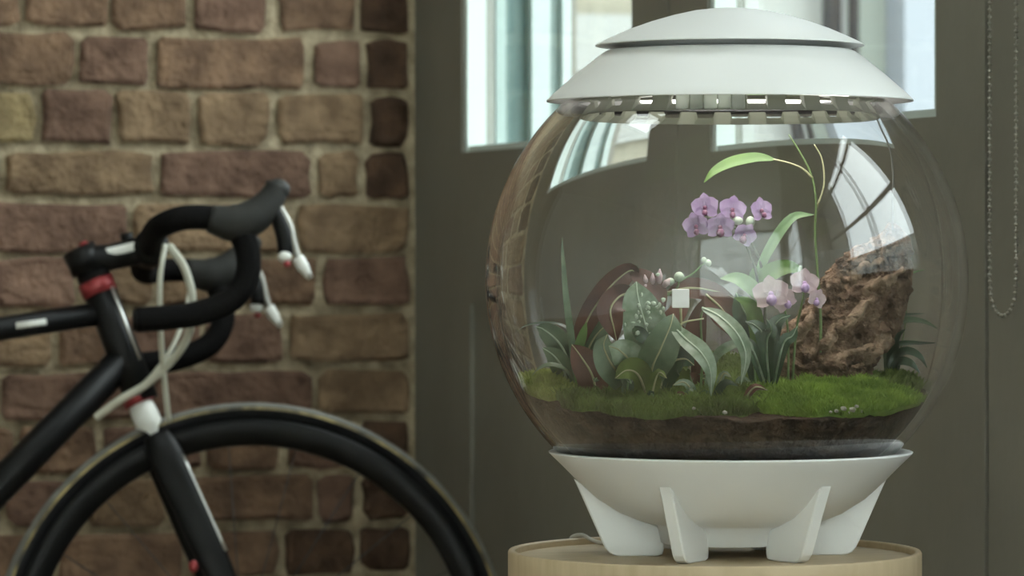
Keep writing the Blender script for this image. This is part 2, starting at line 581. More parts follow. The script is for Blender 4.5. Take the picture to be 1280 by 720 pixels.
# outer frame beyond the far leaf: painted mouldings of the deep reveal
yf = gy(577)
xs = [on_y(p, yf).x for p in (608, 633, 663, 686, 700, 711)]
xs[0] = max(xs[0], TD + 0.003)
frame_m = [M_TEAL_LIGHT, M_TEAL, M_TEAL_PALE, M_TEAL_LIGHT, M_TEAL_PALE]
trim = None
for i, (a, b) in enumerate(zip(xs[:-1], xs[1:])):
    dy = [0.0, 0.015, -0.006, 0.004, -0.01][i]
    g = box(a, b, yf + dy, yA - 0.001 + (0.05 if a > 0.24 else 0), 0.02, DTOP - 0.01)
    if trim is None:
        trim = struct('trim_1', g, frame_m[i])
    else:
        struct('moulding', g, frame_m[i], parent=trim)

# ------------------------------------------------------------------ brick wall, plane y = 0
wall_back = struct('wall_back', box(RX0 - 0.1, -0.0005, 0.0, 0.22, 0, RZ1), M_MORTAR)


def brick_geo(x0, x1, z0, z1, proud):
    rnd = random.uniform
    c = 0.005
    j = 0.0030
    nx = max(2, int((x1 - x0) / 0.045))
    ring = []
    def E(ax, az, bx, bz, n):
        for i in range(n):
            t = i / n
            ring.append((ax + (bx - ax) * t + rnd(-j, j), az + (bz - az) * t + rnd(-j, j)))
    ch = [rnd(0.003, 0.012) for _ in range(8)]
    pts = [(x0 + ch[0], z0), (x1 - ch[1], z0), (x1, z0 + ch[2]), (x1, z1 - ch[3]), (x1 - ch[4], z1), (x0 + ch[5], z1), (x0, z1 - ch[6]), (x0, z0 + ch[7])]
    ns = [nx, 1, 2, 1, nx, 1, 2, 1]
    for k in range(8):
        E(*pts[k], *pts[(k + 1) % 8], ns[k])
    N = len(ring)
    cx, cz = (x0 + x1) / 2, (z0 + z1) / 2
    V = [(x, 0.02, z) for x, z in ring] + [(x, -proud + 0.003, z) for x, z in ring]
    V += [(x + (c if x < cx else -c) * min(1, abs(x - cx) * 40), -proud + rnd(-0.0015, 0.0012), z + (c if z < cz else -c)) for x, z in ring]
    Fc = []
    for r in range(2):
        for k in range(N):
            k2 = (k + 1) % N
            Fc.append((r * N + k, r * N + k2, (r + 1) * N + k2, (r + 1) * N + k))
    Fc.append(tuple(2 * N + k for k in range(N)))
    return V, Fc


# courses read from the wall: bed heights at the row of x=250 and brick ends along it; some split near the corner into lighter and darker pieces
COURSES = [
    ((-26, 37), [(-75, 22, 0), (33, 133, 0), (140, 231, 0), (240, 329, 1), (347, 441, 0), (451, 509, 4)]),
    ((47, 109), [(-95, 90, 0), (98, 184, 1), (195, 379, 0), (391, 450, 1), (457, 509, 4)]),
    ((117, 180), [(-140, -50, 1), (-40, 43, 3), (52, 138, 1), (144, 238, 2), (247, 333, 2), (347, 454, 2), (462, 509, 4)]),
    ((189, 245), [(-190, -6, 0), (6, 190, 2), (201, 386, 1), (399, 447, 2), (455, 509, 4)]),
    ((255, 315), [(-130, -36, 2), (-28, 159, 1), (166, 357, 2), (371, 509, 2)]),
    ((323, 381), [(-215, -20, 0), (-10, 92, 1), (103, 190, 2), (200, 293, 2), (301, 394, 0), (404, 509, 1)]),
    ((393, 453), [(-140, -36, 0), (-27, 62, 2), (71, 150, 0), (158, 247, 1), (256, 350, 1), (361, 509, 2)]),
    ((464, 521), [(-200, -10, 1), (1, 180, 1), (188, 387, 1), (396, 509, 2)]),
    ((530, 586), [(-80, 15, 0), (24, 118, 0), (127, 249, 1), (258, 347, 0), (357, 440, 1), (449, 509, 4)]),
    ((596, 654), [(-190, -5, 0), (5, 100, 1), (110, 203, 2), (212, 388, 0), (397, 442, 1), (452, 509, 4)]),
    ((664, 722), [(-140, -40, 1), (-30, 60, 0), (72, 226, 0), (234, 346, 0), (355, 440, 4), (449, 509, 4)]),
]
zref = lambda py: on_y(250, 0.0, py).z
zc_list = []
for (ya, yb), row in COURSES:
    z1, z0 = zref(ya), zref(yb)
    zc_list.append((z0, z1))
    for a, b, k in row:
        xa, xb = on_y(a).x, on_y(b).x
        xb = min(xb, -0.002)
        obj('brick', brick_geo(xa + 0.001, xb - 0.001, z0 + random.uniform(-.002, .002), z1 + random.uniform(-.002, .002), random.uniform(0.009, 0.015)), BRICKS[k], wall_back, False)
# the wall goes on around the measured patch in the same bond
pitch = (zc_list[0][0] - zc_list[-1][0]) / (len(zc_list) - 1)


def fill_course(z0, z1, xstart, xend, off):
    x = xend - off
    k = 0
    while x > xstart:
        L = 0.205 if (k + int(off * 100)) % 3 else 0.1
        L += random.uniform(-0.006, 0.006)
        obj('brick', brick_geo(max(x - L, xstart - 0.2), x, z0, z1, random.uniform(0.006, 0.012)), random.choice(BRICKS[:3] + BRICKS[:2]), wall_back, False)
        x -= L + 0.011
        k += 1


for i, ((ya, yb), row) in enumerate(COURSES):
    fill_course(*zc_list[i], -1.25, on_y(row[0][0]).x - 0.011, 0.0)
for k in range(1, 4):
    fill_course(zc_list[0][0] + k * pitch, zc_list[0][1] + k * pitch - 0.004, -1.25, -0.008, 0.0)
for k in range(1, 5):
    fill_course(zc_list[-1][0] - k * pitch, zc_list[-1][1] - k * pitch, -1.25, -0.008, 0.0)

# ================================================================== OUTSIDE
pav = tag(obj('pavement', box(0.24, 30, -14, 25, -0.25, -0.15), M_PAVE, None, False), kind='structure')

YF = 2.6                        # a house wall that closes the view through the doors
fx = lambda p: on_y(p, YF).x
house = thing('rendered_house', (1.2, YF, -0.15), 'pale rendered house seen outside through the glazed doors', 'building')
obj('wall', box(0.3, fx(905), YF, YF + 3, -0.15, 4.2), M_CREAM, house, False)
obj('wall', box(fx(905), fx(1062), YF + 0.02, YF + 3, -0.15, 4.2), M_PALEW, house, False)
obj('wall', box(fx(1062), fx(1119), YF + 0.05, YF + 3, -0.15, 4.2), M_GREENW, house, False)
obj('wall', box(fx(1119), fx(1119) + 1.6, YF - 0.05, YF + 3, -0.15, 4.2), M_BLUEW, house, False)
obj('string_course', box(0.3, fx(905), YF - 0.03, YF, 1.18, 1.30), M_PALEW, house, False)
obj('roof', box(0.2, fx(1119) + 1.7, YF - 0.15, YF + 3.1, 4.2, 4.35), M_PIPEL, house, False)
pipe = obj('drain_pipe', tube([(fx(1027), YF - 0.05, -0.15), (fx(1027), YF - 0.05, 4.1)], 0.019, 2, 12), M_PIPE, house)
obj('thin_pipe', tube([(fx(1042), YF - 0.05, -0.15), (fx(1042), YF - 0.05, 4.1)], 0.007, 2, 12), M_PIPEL, pipe)
obj('thin_pipe', tube([(fx(1055), YF - 0.05, -0.15), (fx(1055), YF - 0.05, 4.1)], 0.012, 2, 12), M_PIPE, pipe)
obj('bracket', box(fx(1018), fx(1060), YF - 0.06, YF + 0.02, 2.4, 2.43), M_PIPE, pipe, False)

far = thing('terrace_house', (9, -4, -0.15), 'long white house across the yard with a row of dark windows', 'building')
obj('wall', box(7.0, 9.5, -13, 1.0, -0.15, 2.5), M_PALEW, far, False)
obj('roof', box(6.9, 9.6, -13.1, 1.1, 2.5, 2.6), M_PIPEL, far, False)
for k in range(9):
    y = -12 + k * 1.4
    w_ = obj('window', box(6.96, 7.0, y, y + 0.6, 1.2, 2.0), M_DKWIN, far, False)
    obj('glazing_bar', box(6.94, 6.96, y + 0.28, y + 0.32, 1.2, 2.0), M_PALEW, w_, False)

# ================================================================== BICYCLE
BD = 4.65
B_YAW = math.radians(9.9)       # heading, measured in the room
LEAN = math.radians(10.0)
hub_w = W(317, 827, BD)
WR = hub_w.z                    # wheel radius so that the tyre meets the floor (before the lean)
WR = WR / math.cos(LEAN)
fu = Vector((math.cos(-B_YAW), math.sin(-B_YAW), 0))
lat0 = Vector((fu.y, -fu.x, 0))                         # towards the camera side
b_up = (UP * math.cos(LEAN) - lat0 * math.sin(LEAN))    # leans to the wall
b_lat = (lat0 * math.cos(LEAN) + UP * math.sin(LEAN))
b_org = hub_w - b_up * WR
BM = Matrix((( fu.x, b_lat.x, b_up.x, b_org.x), (fu.y, b_lat.y, b_up.y, b_org.y), (fu.z, b_lat.z, b_up.z, b_org.z), (0, 0, 0, 1)))


def B(px, py, l=0.0):
    """point of the bicycle at sideways offset l that is seen at px, py"""
    r = ray(px, py)
    o = b_org + b_lat * l
    t = (o - CAM).dot(b_lat) / r.dot(b_lat)
    q = CAM + r * t - b_org
    return Vector((q.dot(fu), l, q.dot(b_up)))


bike = bpy.data.objects.new('racing_bicycle', None)
col.objects.link(bike)
bike.matrix_world = BM
tag(bike, 'black racing bicycle with drop handlebars leaning on the brick wall', 'bicycle')


def wheel(cx, parent, tan=True):
    c = (cx, 0, WR)
    rim = obj('wheel_rim', lathe([(WR - 0.052, -0.006), (WR - 0.030, -0.011), (WR - 0.021, -0.011), (WR - 0.021, 0.011), (WR - 0.030, 0.011), (WR - 0.052, 0.006)], c, 96, 'y', True), M_BLACK, parent)
    rt = 0.0125
    prof = [(WR - rt + rt * math.cos(a), rt * math.sin(a)) for a in [2 * math.pi * k / 16 for k in range(16)]]
    g = lathe(prof, c, 128, 'y', True)
    obj('tyre', g, M_TYRE, rim)
    tr = [(WR - rt + (rt + 0.0007) * math.cos(a), (rt + 0.0007) * math.sin(a)) for a in [math.radians(-60 + 120 * k / 8) for k in range(9)]]
    obj('tread', lathe(tr, c, 128, 'y'), M_TREAD, rim)
    for s in (-1, 1):
        sw = [(WR - rt + (rt + 0.0006) * math.cos(a), s * (rt + 0.0006) * math.sin(a)) for a in [math.radians(62 + 16 * k / 3) for k in range(4)]]
        obj('sidewall_band', lathe(sw, c, 128, 'y'), M_TAN, rim)
    hub = obj('hub', lathe([(0, -0.055), (0.012, -0.05), (0.02, -0.035), (0.011, -0.03), (0.011, 0.03), (0.02, 0.035), (0.012, 0.05), (0, 0.055)], c, 24, 'y'), M_SILVER, rim)
    for k in range(20):
        a = 2 * math.pi * k / 20 + 0.1
        s = 0.032 if k % 2 else -0.032
        p0 = (cx + 0.018 * math.cos(a + 0.9), s, WR + 0.018 * math.sin(a + 0.9))
        p1 = (cx + (WR - 0.05) * math.cos(a), 0, WR + (WR - 0.05) * math.sin(a))
        obj('spoke', tube([p0, p1], 0.0008, 1, 5), M_SPOKE, rim)
    return rim


wheel(0.0, bike)
REAR = -0.97
wheel(REAR, bike)

h0, h1 = B(116, 342), B(178, 502)               # head tube top and bottom
obj('head_tube', tube([h0, h1], 0.0205, 2, 20), M_BLACK, bike)
ax = (h1 - h0).normalized()
nrm = Vector((-ax.z, 0, ax.x))
if nrm.x < 0:
    nrm = -nrm
# pale line down the head tube
side = (Vector((0, 1, 0)) * 0.75 + nrm * 0.66) * 0.0208
obj('head_tube_stripe', tube([h0 + ax * 0.025 + side, h0.lerp(h1, 0.72) + side], 0.0022, 2, 8), M_SILVER, bike)
hu = obj('headset_ring', tube([B(119, 351), B(126, 368)], [0.0225, 0.0215], 1, 20), M_RED, bike)
hl = obj('headset_ring', tube([B(169, 489), B(176, 504)], [0.019, 0.021], 1, 20), M_RED, bike)
crown = obj('fork_crown', tube([B(174, 502), B(180, 516), B(187, 532), B(194, 549)], [0.0145, 0.0165, 0.0165, 0.012], 4, 18), M_WHITEP, bike)
hubp = Vector((0, 0, WR))
for s in (1, -1):
    st = B(194, 546)
    pts = [Vector((st.x, s * 0.020, st.z)), Vector((st.x, s * 0.034, st.z)).lerp(hubp, 0.12), Vector((st.x, s * 0.046, st.z)).lerp(Vector((0, s * 0.048, WR)), 0.55), Vector((0, s * 0.05, WR))]
    bl = obj('fork_blade', tube(pts, [0.016, 0.021, 0.019, 0.011], 6, 16, 0.45, (0, 1, 0)), M_BLACK, bike)
    e = [p + nrm * 0.0175 + Vector((0, 0.004 * s, 0)) for p in pts[1:3]]
    obj('edge_highlight', tube([e[0], e[0].lerp(e[1], 0.5), e[1]], 0.0022, 3, 8), M_SILVER, bl)  # silver line laid on as the highlight of the blade's edge
    obj('blade_decal', blob(B(242, 708, 0.05 * s), 0.006, 0.006, 0.008), M_RED, bl)

# frame
tt0, tt1 = B(130, 391), B(-330, 462)
obj('top_tube', tube([tt0, tt1], 0.0148, 2, 18), M_BLACK, bike)
dec = obj('top_tube_mark', tube([B(20, 407, 0.0140), B(58, 402, 0.0140)], 0.0042, 2, 8, 0.5, (0, 1, 0)), M_WHITEP, bike)
bbp = Vector((-0.575, 0, WR - 0.06))
obj('down_tube', tube([B(158, 446), bbp], [0.020, 0.022], 3, 18), M_BLACK, bike)
seat_top = Vector((tt1.x - 0.02, 0, tt1.z + 0.02))
obj('seat_tube', tube([bbp, seat_top], 0.0165, 2, 18), M_BLACK, bike)
for s in (-1, 1):
    obj('seat_stay', tube([seat_top + Vector((0, s * 0.012, -0.03)), Vector((REAR, s * 0.062, WR))], 0.008, 2, 10), M_BLACK, bike)
    obj('chain_stay', tube([bbp + Vector((0, s * 0.025, 0)), Vector((REAR, s * 0.062, WR))], 0.010, 2, 10), M_BLACK, bike)
obj('bottom_bracket', tube([bbp + Vector((0, -0.04, 0)), bbp + Vector((0, 0.04, 0))], 0.023, 1, 20), M_BLACK, bike)
sp_top = seat_top + (seat_top - bbp).normalized() * 0.14
obj('seat_post', tube([seat_top, sp_top], 0.0135, 1, 14), M_BLACK, bike)
obj('saddle', blob(sp_top + Vector((0.02, 0, 0.015)), 0.135, 0.06, 0.022, 0.2, 30, 3), M_TAPE, bike)
cr = obj('chainring', lathe([(0.03, 0.045), (0.095, 0.045), (0.097, 0.048), (0.095, 0.051), (0.03, 0.051)], (bbp.x, bbp.y, bbp.z), 48, 'y', True), M_SILVER, bike)
for s in (-1, 1):
    ck = obj('crank', tube([bbp + Vector((0, s * 0.06, 0)), bbp + Vector((s * 0.165, s * 0.066, -0.02 * s))], [0.012, 0.009], 2, 10), M_BLACK, bike)
    obj('pedal', bbox_(bbp.x + s * 0.165 - 0.04, bbp.x + s * 0.165 + 0.04, s * 0.115 - 0.04, s * 0.115 + 0.04, bbp.z - 0.02 * s - 0.009, bbp.z - 0.02 * s + 0.009), M_BLACK, ck)

# steering: spacers, stem, bars
obj('headset_spacer', tube([B(104, 318), B(117, 346)], 0.0185, 1, 18), M_BLACK, bike)
cap_ = obj('stem_clamp', tube([B(98, 312), B(111, 338)], 0.0215, 1, 20), M_BLACK, bike)
obj('top_bolt', tube([B(106, 311), B(110, 304)], [0.010, 0.006], 1, 14), M_RED, cap_)
stem = obj('stem', tube([B(107, 326), B(140, 321), B(186, 311)], [0.019, 0.0165, 0.0175], 3, 16), M_BLACK, bike)
obj('stem_decal', tube([B(128, 318, 0.012), B(155, 312, 0.0145), B(190, 303, 0.0145)], 0.0065, 3, 10, 0.55, (0, 1, 0)), M_WHITEP, stem)
obj('bolt', tube([B(152, 300), B(166, 297)], 0.008, 1, 10), M_BLACK, stem)
obj('handlebar_clamp', tube([B(188, 311) + Vector((0, -0.026, 0)), B(188, 311) + Vector((0, 0.026, 0))], 0.0215, 1, 20), M_BLACK, bike)

LB = 0.185
near = [B(188, 311, 0.0), B(190, 300, 0.06), B(194, 289, 0.13), B(206, 280, 0.172), B(232, 272, LB), B(268, 273, LB), B(294, 284, LB),
        B(309, 312, LB), B(309, 346, LB), B(290, 374, LB), B(250, 391, LB), B(210, 397, LB), B(170, 400, LB)]


def mirror(p, s):
    return Vector((p.x, p.y * s, p.z))


hood_pts = [B(262, 273, LB), B(292, 279, LB), B(318, 270, LB), B(338, 250, LB), B(347, 232, LB)]
hood_r = [0.0165, 0.023, 0.0215, 0.0165, 0.0140]
lev_pts = [B(349, 258, LB), B(362, 283, LB), B(371, 318, LB), B(388, 347, LB)]
lev2 = [B(343, 262, LB), B(355, 292, LB), B(357, 318, LB)]
bar = None
for s in (1, -1):
    b_ = obj('handlebar_tube', tube([mirror(p, s) for p in near], 0.0148, 6, 16), M_TAPE, bike)
    obj('end_plug', tube([mirror(B(171, 400, LB), s), mirror(B(166, 400, LB), s)], [0.0150, 0.012], 1, 16), M_BLACK, b_)
    hd = obj('brake_hood', tube([mirror(p, s) for p in hood_pts], hood_r, 5, 18), M_HOOD, bike)
    obj('horn_cap', blob(mirror(B(347, 237, LB), s), 0.0155, 0.0145, 0.0135), M_HOOD, hd)
    lv = obj('brake_lever', tube([mirror(p, s) for p in lev_pts], [0.0042, 0.0045, 0.0045, 0.003], 5, 12, 1.6, (0, 1, 0)), M_LEVER, bike)
    obj('lever_tip', tube([mirror(p, s) for p in (B(372, 322, LB), B(379, 334, LB), B(388, 348, LB))], [0.0072, 0.0075, 0.0035], 4, 12), M_WHITEP, lv)
    sl = obj('shift_lever', tube([mirror(p, s) for p in lev2], [0.009, 0.0105, 0.009], 4, 12), M_BLACK, bike)
    obj('lever_badge', blob(mirror(B(356, 321, LB + 0.004), s), 0.0085, 0.008, 0.0075), M_WHITEP, sl)
    obj('badge_spot', blob(mirror(B(359, 330, LB + 0.008), s), 0.0042, 0.004, 0.0042), M_RED, sl)

cab = [
    [B(206, 306, 0.11), B(200, 350, 0.125), B(201, 420, 0.10), B(206, 480, 0.06), B(211, 527, 0.03)],
    [B(212, 308, 0.10), B(232, 338, 0.13), B(241, 382, 0.13), B(230, 430, 0.10), B(190, 475, 0.06), B(150, 500, 0.045), B(120, 522, 0.028)],
    [B(212, 312, -0.05), B(236, 345, -0.02), B(232, 390, 0.03), B(212, 440, 0.05), B(178, 482, 0.05), B(140, 506, 0.043)],
]
for c_, r_ in zip(cab, (0.0034, 0.0050, 0.0030)):
    obj('cable_housing', tube(c_, r_, 8, 10), M_CABLE, bike)

# ================================================================== SIDE TABLE
TZ = W(908, 694).z               # where the feet stand
tc = W(893, 694, D - 0.012)
TR = 0.1705
table = thing('side_table', (tc.x, tc.y, 0), 'round light plywood side table with a thin raised rim', 'table')
obj('table_top', lathe([(0, TZ - 0.012), (TR - 0.006, TZ - 0.012), (TR - 0.006, TZ), (0, TZ)], (tc.x, tc.y, 0), 96), M_TABLE, table, False)
obj('rim', lathe([(TR - 0.006, TZ - 0.05), (TR - 0.001, TZ - 0.05), (TR, TZ - 0.045), (TR, TZ + 0.004), (TR - 0.001, TZ + 0.0055), (TR - 0.005, TZ + 0.0055), (TR - 0.006, TZ + 0.004)], (tc.x, tc.y, 0), 128, 'z', True), M_TABLE, table)
for k in range(4):
    a = math.radians(45 + 90 * k)
    p = Vector((math.cos(a), math.sin(a), 0))
    c3 = Vector((tc.x, tc.y, 0))
    obj('leg', tube([c3 + p * 0.155 + UP * 0.0, c3 + p * 0.13 + UP * (TZ - 0.012)], [0.011, 0.016], 1, 14), M_TABLE, table)

# ================================================================== TERRARIUM
GC = W(908, 350)                 # centre of the globe
PX = D / F                       # one pixel at the globe, in metres
hz = lambda py: (350 - py) * PX  # height over the globe's centre
RO, RI = 0.2, 0.1925
terr = thing('terrarium', (GC.x, GC.y, TZ), 'clear spherical plant terrarium with white domed lid and finned white base', 'terrarium')


def arc(R, a0, a1, n):
    return [(R * math.cos(math.radians(a0 + (a1 - a0) * i / n)), R * math.sin(math.radians(a0 + (a1 - a0) * i / n))) for i in range(n + 1)]


ztop = hz(126)
ao, ai = math.degrees(math.asin(ztop / RO)), math.degrees(math.asin(ztop / RI))
outer = arc(RO, -90, ao, 72)
inner = arc(RI, ai, -90, 72)
outer[0] = (0, -RO)
inner[-1] = (0, -RI)
obj('globe', lathe(outer + inner, GC, 160), M_GLOBE, terr)
# lid
LC = (W(912, 350).x, W(912, 350).y, GC.z)
lp = [(229, 127), (228.5, 125.5), (220, 117), (212, 110), (195, 95), (176, 80), (164, 70.5), (157, 65.5), (153, 63.5), (128, 62), (128, 66), (150, 68), (160, 74), (172, 84), (190, 99), (207, 114), (215, 121.5), (224, 127)]
lid = obj('lid', lathe([(r * PX, hz(y)) for r, y in lp], LC, 128, 'z', True), M_WHITE, terr)
cp = [(0, 63), (126, 60), (128, 56), (150, 56.5), (163, 57.2), (167.5, 57.6), (168, 57), (166, 55.2), (150, 47.5), (125, 36.5), (98, 27), (70, 19), (45, 13.5), (22, 10.8), (0, 10)]
obj('lid_cap', lathe([(r * PX, hz(y)) for r, y in cp], LC, 128), M_WHITE, terr)
# underside plate of the lid and the notched ring that sits in the opening
obj('lid_underside', lathe([(0, hz(112)), (190 * PX, hz(112)), (190 * PX, hz(110)), (0, hz(110))], LC, 96), M_WHITE, terr, False)

lampm = bpy.data.materials.new('led_panel')
lampm.use_nodes = True
lampm.node_tree.nodes['Principled BSDF'].inputs['Emission Color'].default_value = (1.0, 0.97, 0.90, 1)
lampm.node_tree.nodes['Principled BSDF'].inputs['Emission Strength'].default_value = LED
obj('led_panel', lathe([(0, hz(122)), (146 * PX, hz(122)), (150 * PX, hz(119)), (150 * PX, hz(112.2)), (0, hz(112.2))], LC, 64), lampm, terr, False)


def notched_ring(r0, r1, ybot, ytop, ynotch, n, wfrac, c, seg=240):
    V, Fc = [], []
    for k in range(seg):
        a = 2 * math.pi * k / seg
        ph = (k * n / seg) % 1.0
        yt = ynotch if ph < wfrac else ytop
        for r, y in ((r1 + 11, ybot), (r1, yt), (r0, yt), (r0 + 11, ybot)):
            V.append((c[0] + r * PX * math.cos(a), c[1] + r * PX * math.sin(a), c[2] + hz(y)))
    for k in range(seg):
        k2 = (k + 1) % seg
        for j in range(4):
            j2 = (j + 1) % 4
            Fc.append((k * 4 + j, k2 * 4 + j, k2 * 4 + j2, k * 4 + j2))
    return V, Fc


ring = obj('collar_ring', notched_ring(173, 177, 147, 131, 139, 24, 0.5, LC, 480), M_RING, terr, False)
c0 = Vector(LC)
for k in range(5):
    x0 = -74 + k * 16.4
    pcen = c0 + RIGHT * ((x0 + 8) * PX) - FWD * (math.sqrt(max(1, 185.5 ** 2 - (x0 + 8) ** 2)) * PX)
    v, f = bbox_(-7.8 * PX, 7.8 * PX, -0.0025, 0.0025, hz(146), hz(127.5), 0.0012)
    v = [pcen + RIGHT * q[0] + FWD * q[1] + UP * q[2] for q in v]
    obj('clear_clip', (v, f), M_CLIP, ring)
# base bowl with six fins
BCN = (W(913, 350).x, W(913, 350).y, GC.z)
bp_ = [(0, 678), (86, 678), (88, 677), (93, 655), (112, 651), (140, 640), (168, 622), (192, 600), (212, 580), (226.5, 566), (227.5, 564.2), (226, 563.4), (215, 563.6), (197.5, 580), (171, 600), (137, 620), (88, 640), (0, 653.5)]
base = obj('base_bowl', lathe([(r * PX, hz(y)) for r, y in bp_], BCN, 128), M_WHITE, terr)
for k in range(6):
    phi = math.radians(-27 + 60 * k)           # measured from straight towards the camera
    rd = RIGHT * math.sin(phi) - FWD * math.cos(phi)
    td = UP.cross(rd)
    pr = [(196, 598), (192, 606)]
    pr += [(161, 676), (157, 684), (152, 690), (146, 693), (140, 694)]
    pr += [(92, 694), (86, 692), (84, 686), (84, 660), (110, 650), (140, 638.5), (168, 620), (186, 604)]
    bm = bmesh.new()
    t2 = 0.0055
    ra = [bm.verts.new(Vector(BCN) + rd * (r * PX) + UP * hz(y) + td * t2) for r, y in pr]
    rb = [bm.verts.new(Vector(BCN) + rd * (r * PX) + UP * hz(y) - td * t2) for r, y in pr]
    bm.faces.new(ra)
    bm.faces.new(rb[::-1])
    for i in range(len(pr)):
        j = (i + 1) % len(pr)
        bm.faces.new([ra[j], ra[i], rb[i], rb[j]])
    bmesh.ops.recalc_face_normals(bm, faces=bm.faces)
    bmesh.ops.bevel(bm, geom=[e for e in bm.edges if len(e.link_faces) == 2 and any(len(f.verts) > 4 for f in e.link_faces)], offset=0.0010, segments=1, affect='EDGES')
    bm.verts.index_update()
    g = [tuple(v.co) for v in bm.verts], [tuple(v.index for v in f.verts) for f in bm.faces]
    bm.free()
    obj('fin', g, M_WHITE, terr, False)

# mains cord at the back of the base
c1 = [W(760, 679, D + 0.10), W(742, 676, D + 0.11), W(728, 669, D + 0.115), W(716, 671, D + 0.12), W(712, 681, D + 0.12)]
c1[-1].z = TZ + 0.0022
tag(obj('mains_cord', tube([W(800, 676, D + 0.09)] + c1, 0.0018, 6, 8), M_CORD), 'thin pale power cord looping up behind the white terrarium base', 'cord')

# ------------------------------------------------------------------ inside: ground
SZ = -0.104                      # soil level under the globe's centre


def sstep(a, b, x):
    t = min(1, max(0, (x - a) / (b - a)))
    return t * t * (3 - 2 * t)


def ground(a, b):
    """height over the globe's centre at (a right, b away from the camera)"""
    h = SZ - 0.004 + 0.016 * sstep(-0.17, 0.05, b)
    h += 0.011 * math.exp(-(((a + 0.150) / 0.032) ** 2 + ((b + 0.02) / 0.07) ** 2))
    h += 0.006 * math.exp(-(((a - 0.07) / 0.08) ** 2 + ((b + 0.03) / 0.05) ** 2))
    h += 0.020 * math.exp(-(((a - 0.0) / 0.09) ** 2 + ((b - 0.075) / 0.05) ** 2))
    h += 0.004 * noise.noise(Vector((a * 30, b * 30, 3.1))) + 0.002 * noise.noise(Vector((a * 80, b * 80, 9)))
    return h


def L(a, b, h):
    return GC + RIGHT * a + FWD * b + UP * h


RS = 0.1918
NR, NA = 26, 120
V, Fc = [tuple(L(0, 0, ground(0, 0)))], []
for i in range(1, NR + 1):
    for k in range(NA):
        an = 2 * math.pi * k / NA
        rr = 0.9999 * i / NR
        # rim radius where the ground meets the sphere
        R1 = 0.166
        for _ in range(4):
            hh = ground(R1 * math.cos(an), R1 * math.sin(an))
            R1 = math.sqrt(RS * RS - hh * hh)
        a, b = R1 * rr * math.cos(an), R1 * rr * math.sin(an)
        V.append(tuple(L(a, b, ground(a, b))))
for k in range(NA):
    Fc.append((0, 1 + k, 1 + (k + 1) % NA))
for i in range(NR - 1):
    for k in range(NA):
        k2 = (k + 1) % NA
        Fc.append((1 + i * NA + k, 1 + (i + 1) * NA + k, 1 + (i + 1) * NA + k2, 1 + i * NA + k2))
last = 1 + (NR - 1) * NA
NB = 14
rim_pts = [Vector(V[last + k]) - GC for k in range(NA)]
for j in range(1, NB):
    for k in range(NA):
        p = rim_pts[k].normalized()
        an0 = math.asin(p.z)
        an = an0 + (-math.pi / 2 - an0) * j / NB
        hdir = Vector((p.x, p.y, 0)).normalized()
        V.append(tuple(GC + (hdir * math.cos(an) + UP * math.sin(an)) * RS))
V.append(tuple(GC - UP * RS))
for j in range(NB - 1):
    for k in range(NA):
        k2 = (k + 1) % NA
        r0, r1 = last + j * NA, last + (j + 1) * NA
        Fc.append((r0 + k, r1 + k, r1 + k2, r0 + k2))
for k in range(NA):
    Fc.append((last + (NB - 1) * NA + k, len(V) - 1, last + (NB - 1) * NA + (k + 1) % NA))
tag(obj('soil', (V, Fc), M_SOIL), 'dark brown soil filling the bottom of the glass globe', 'soil', kind='stuff')


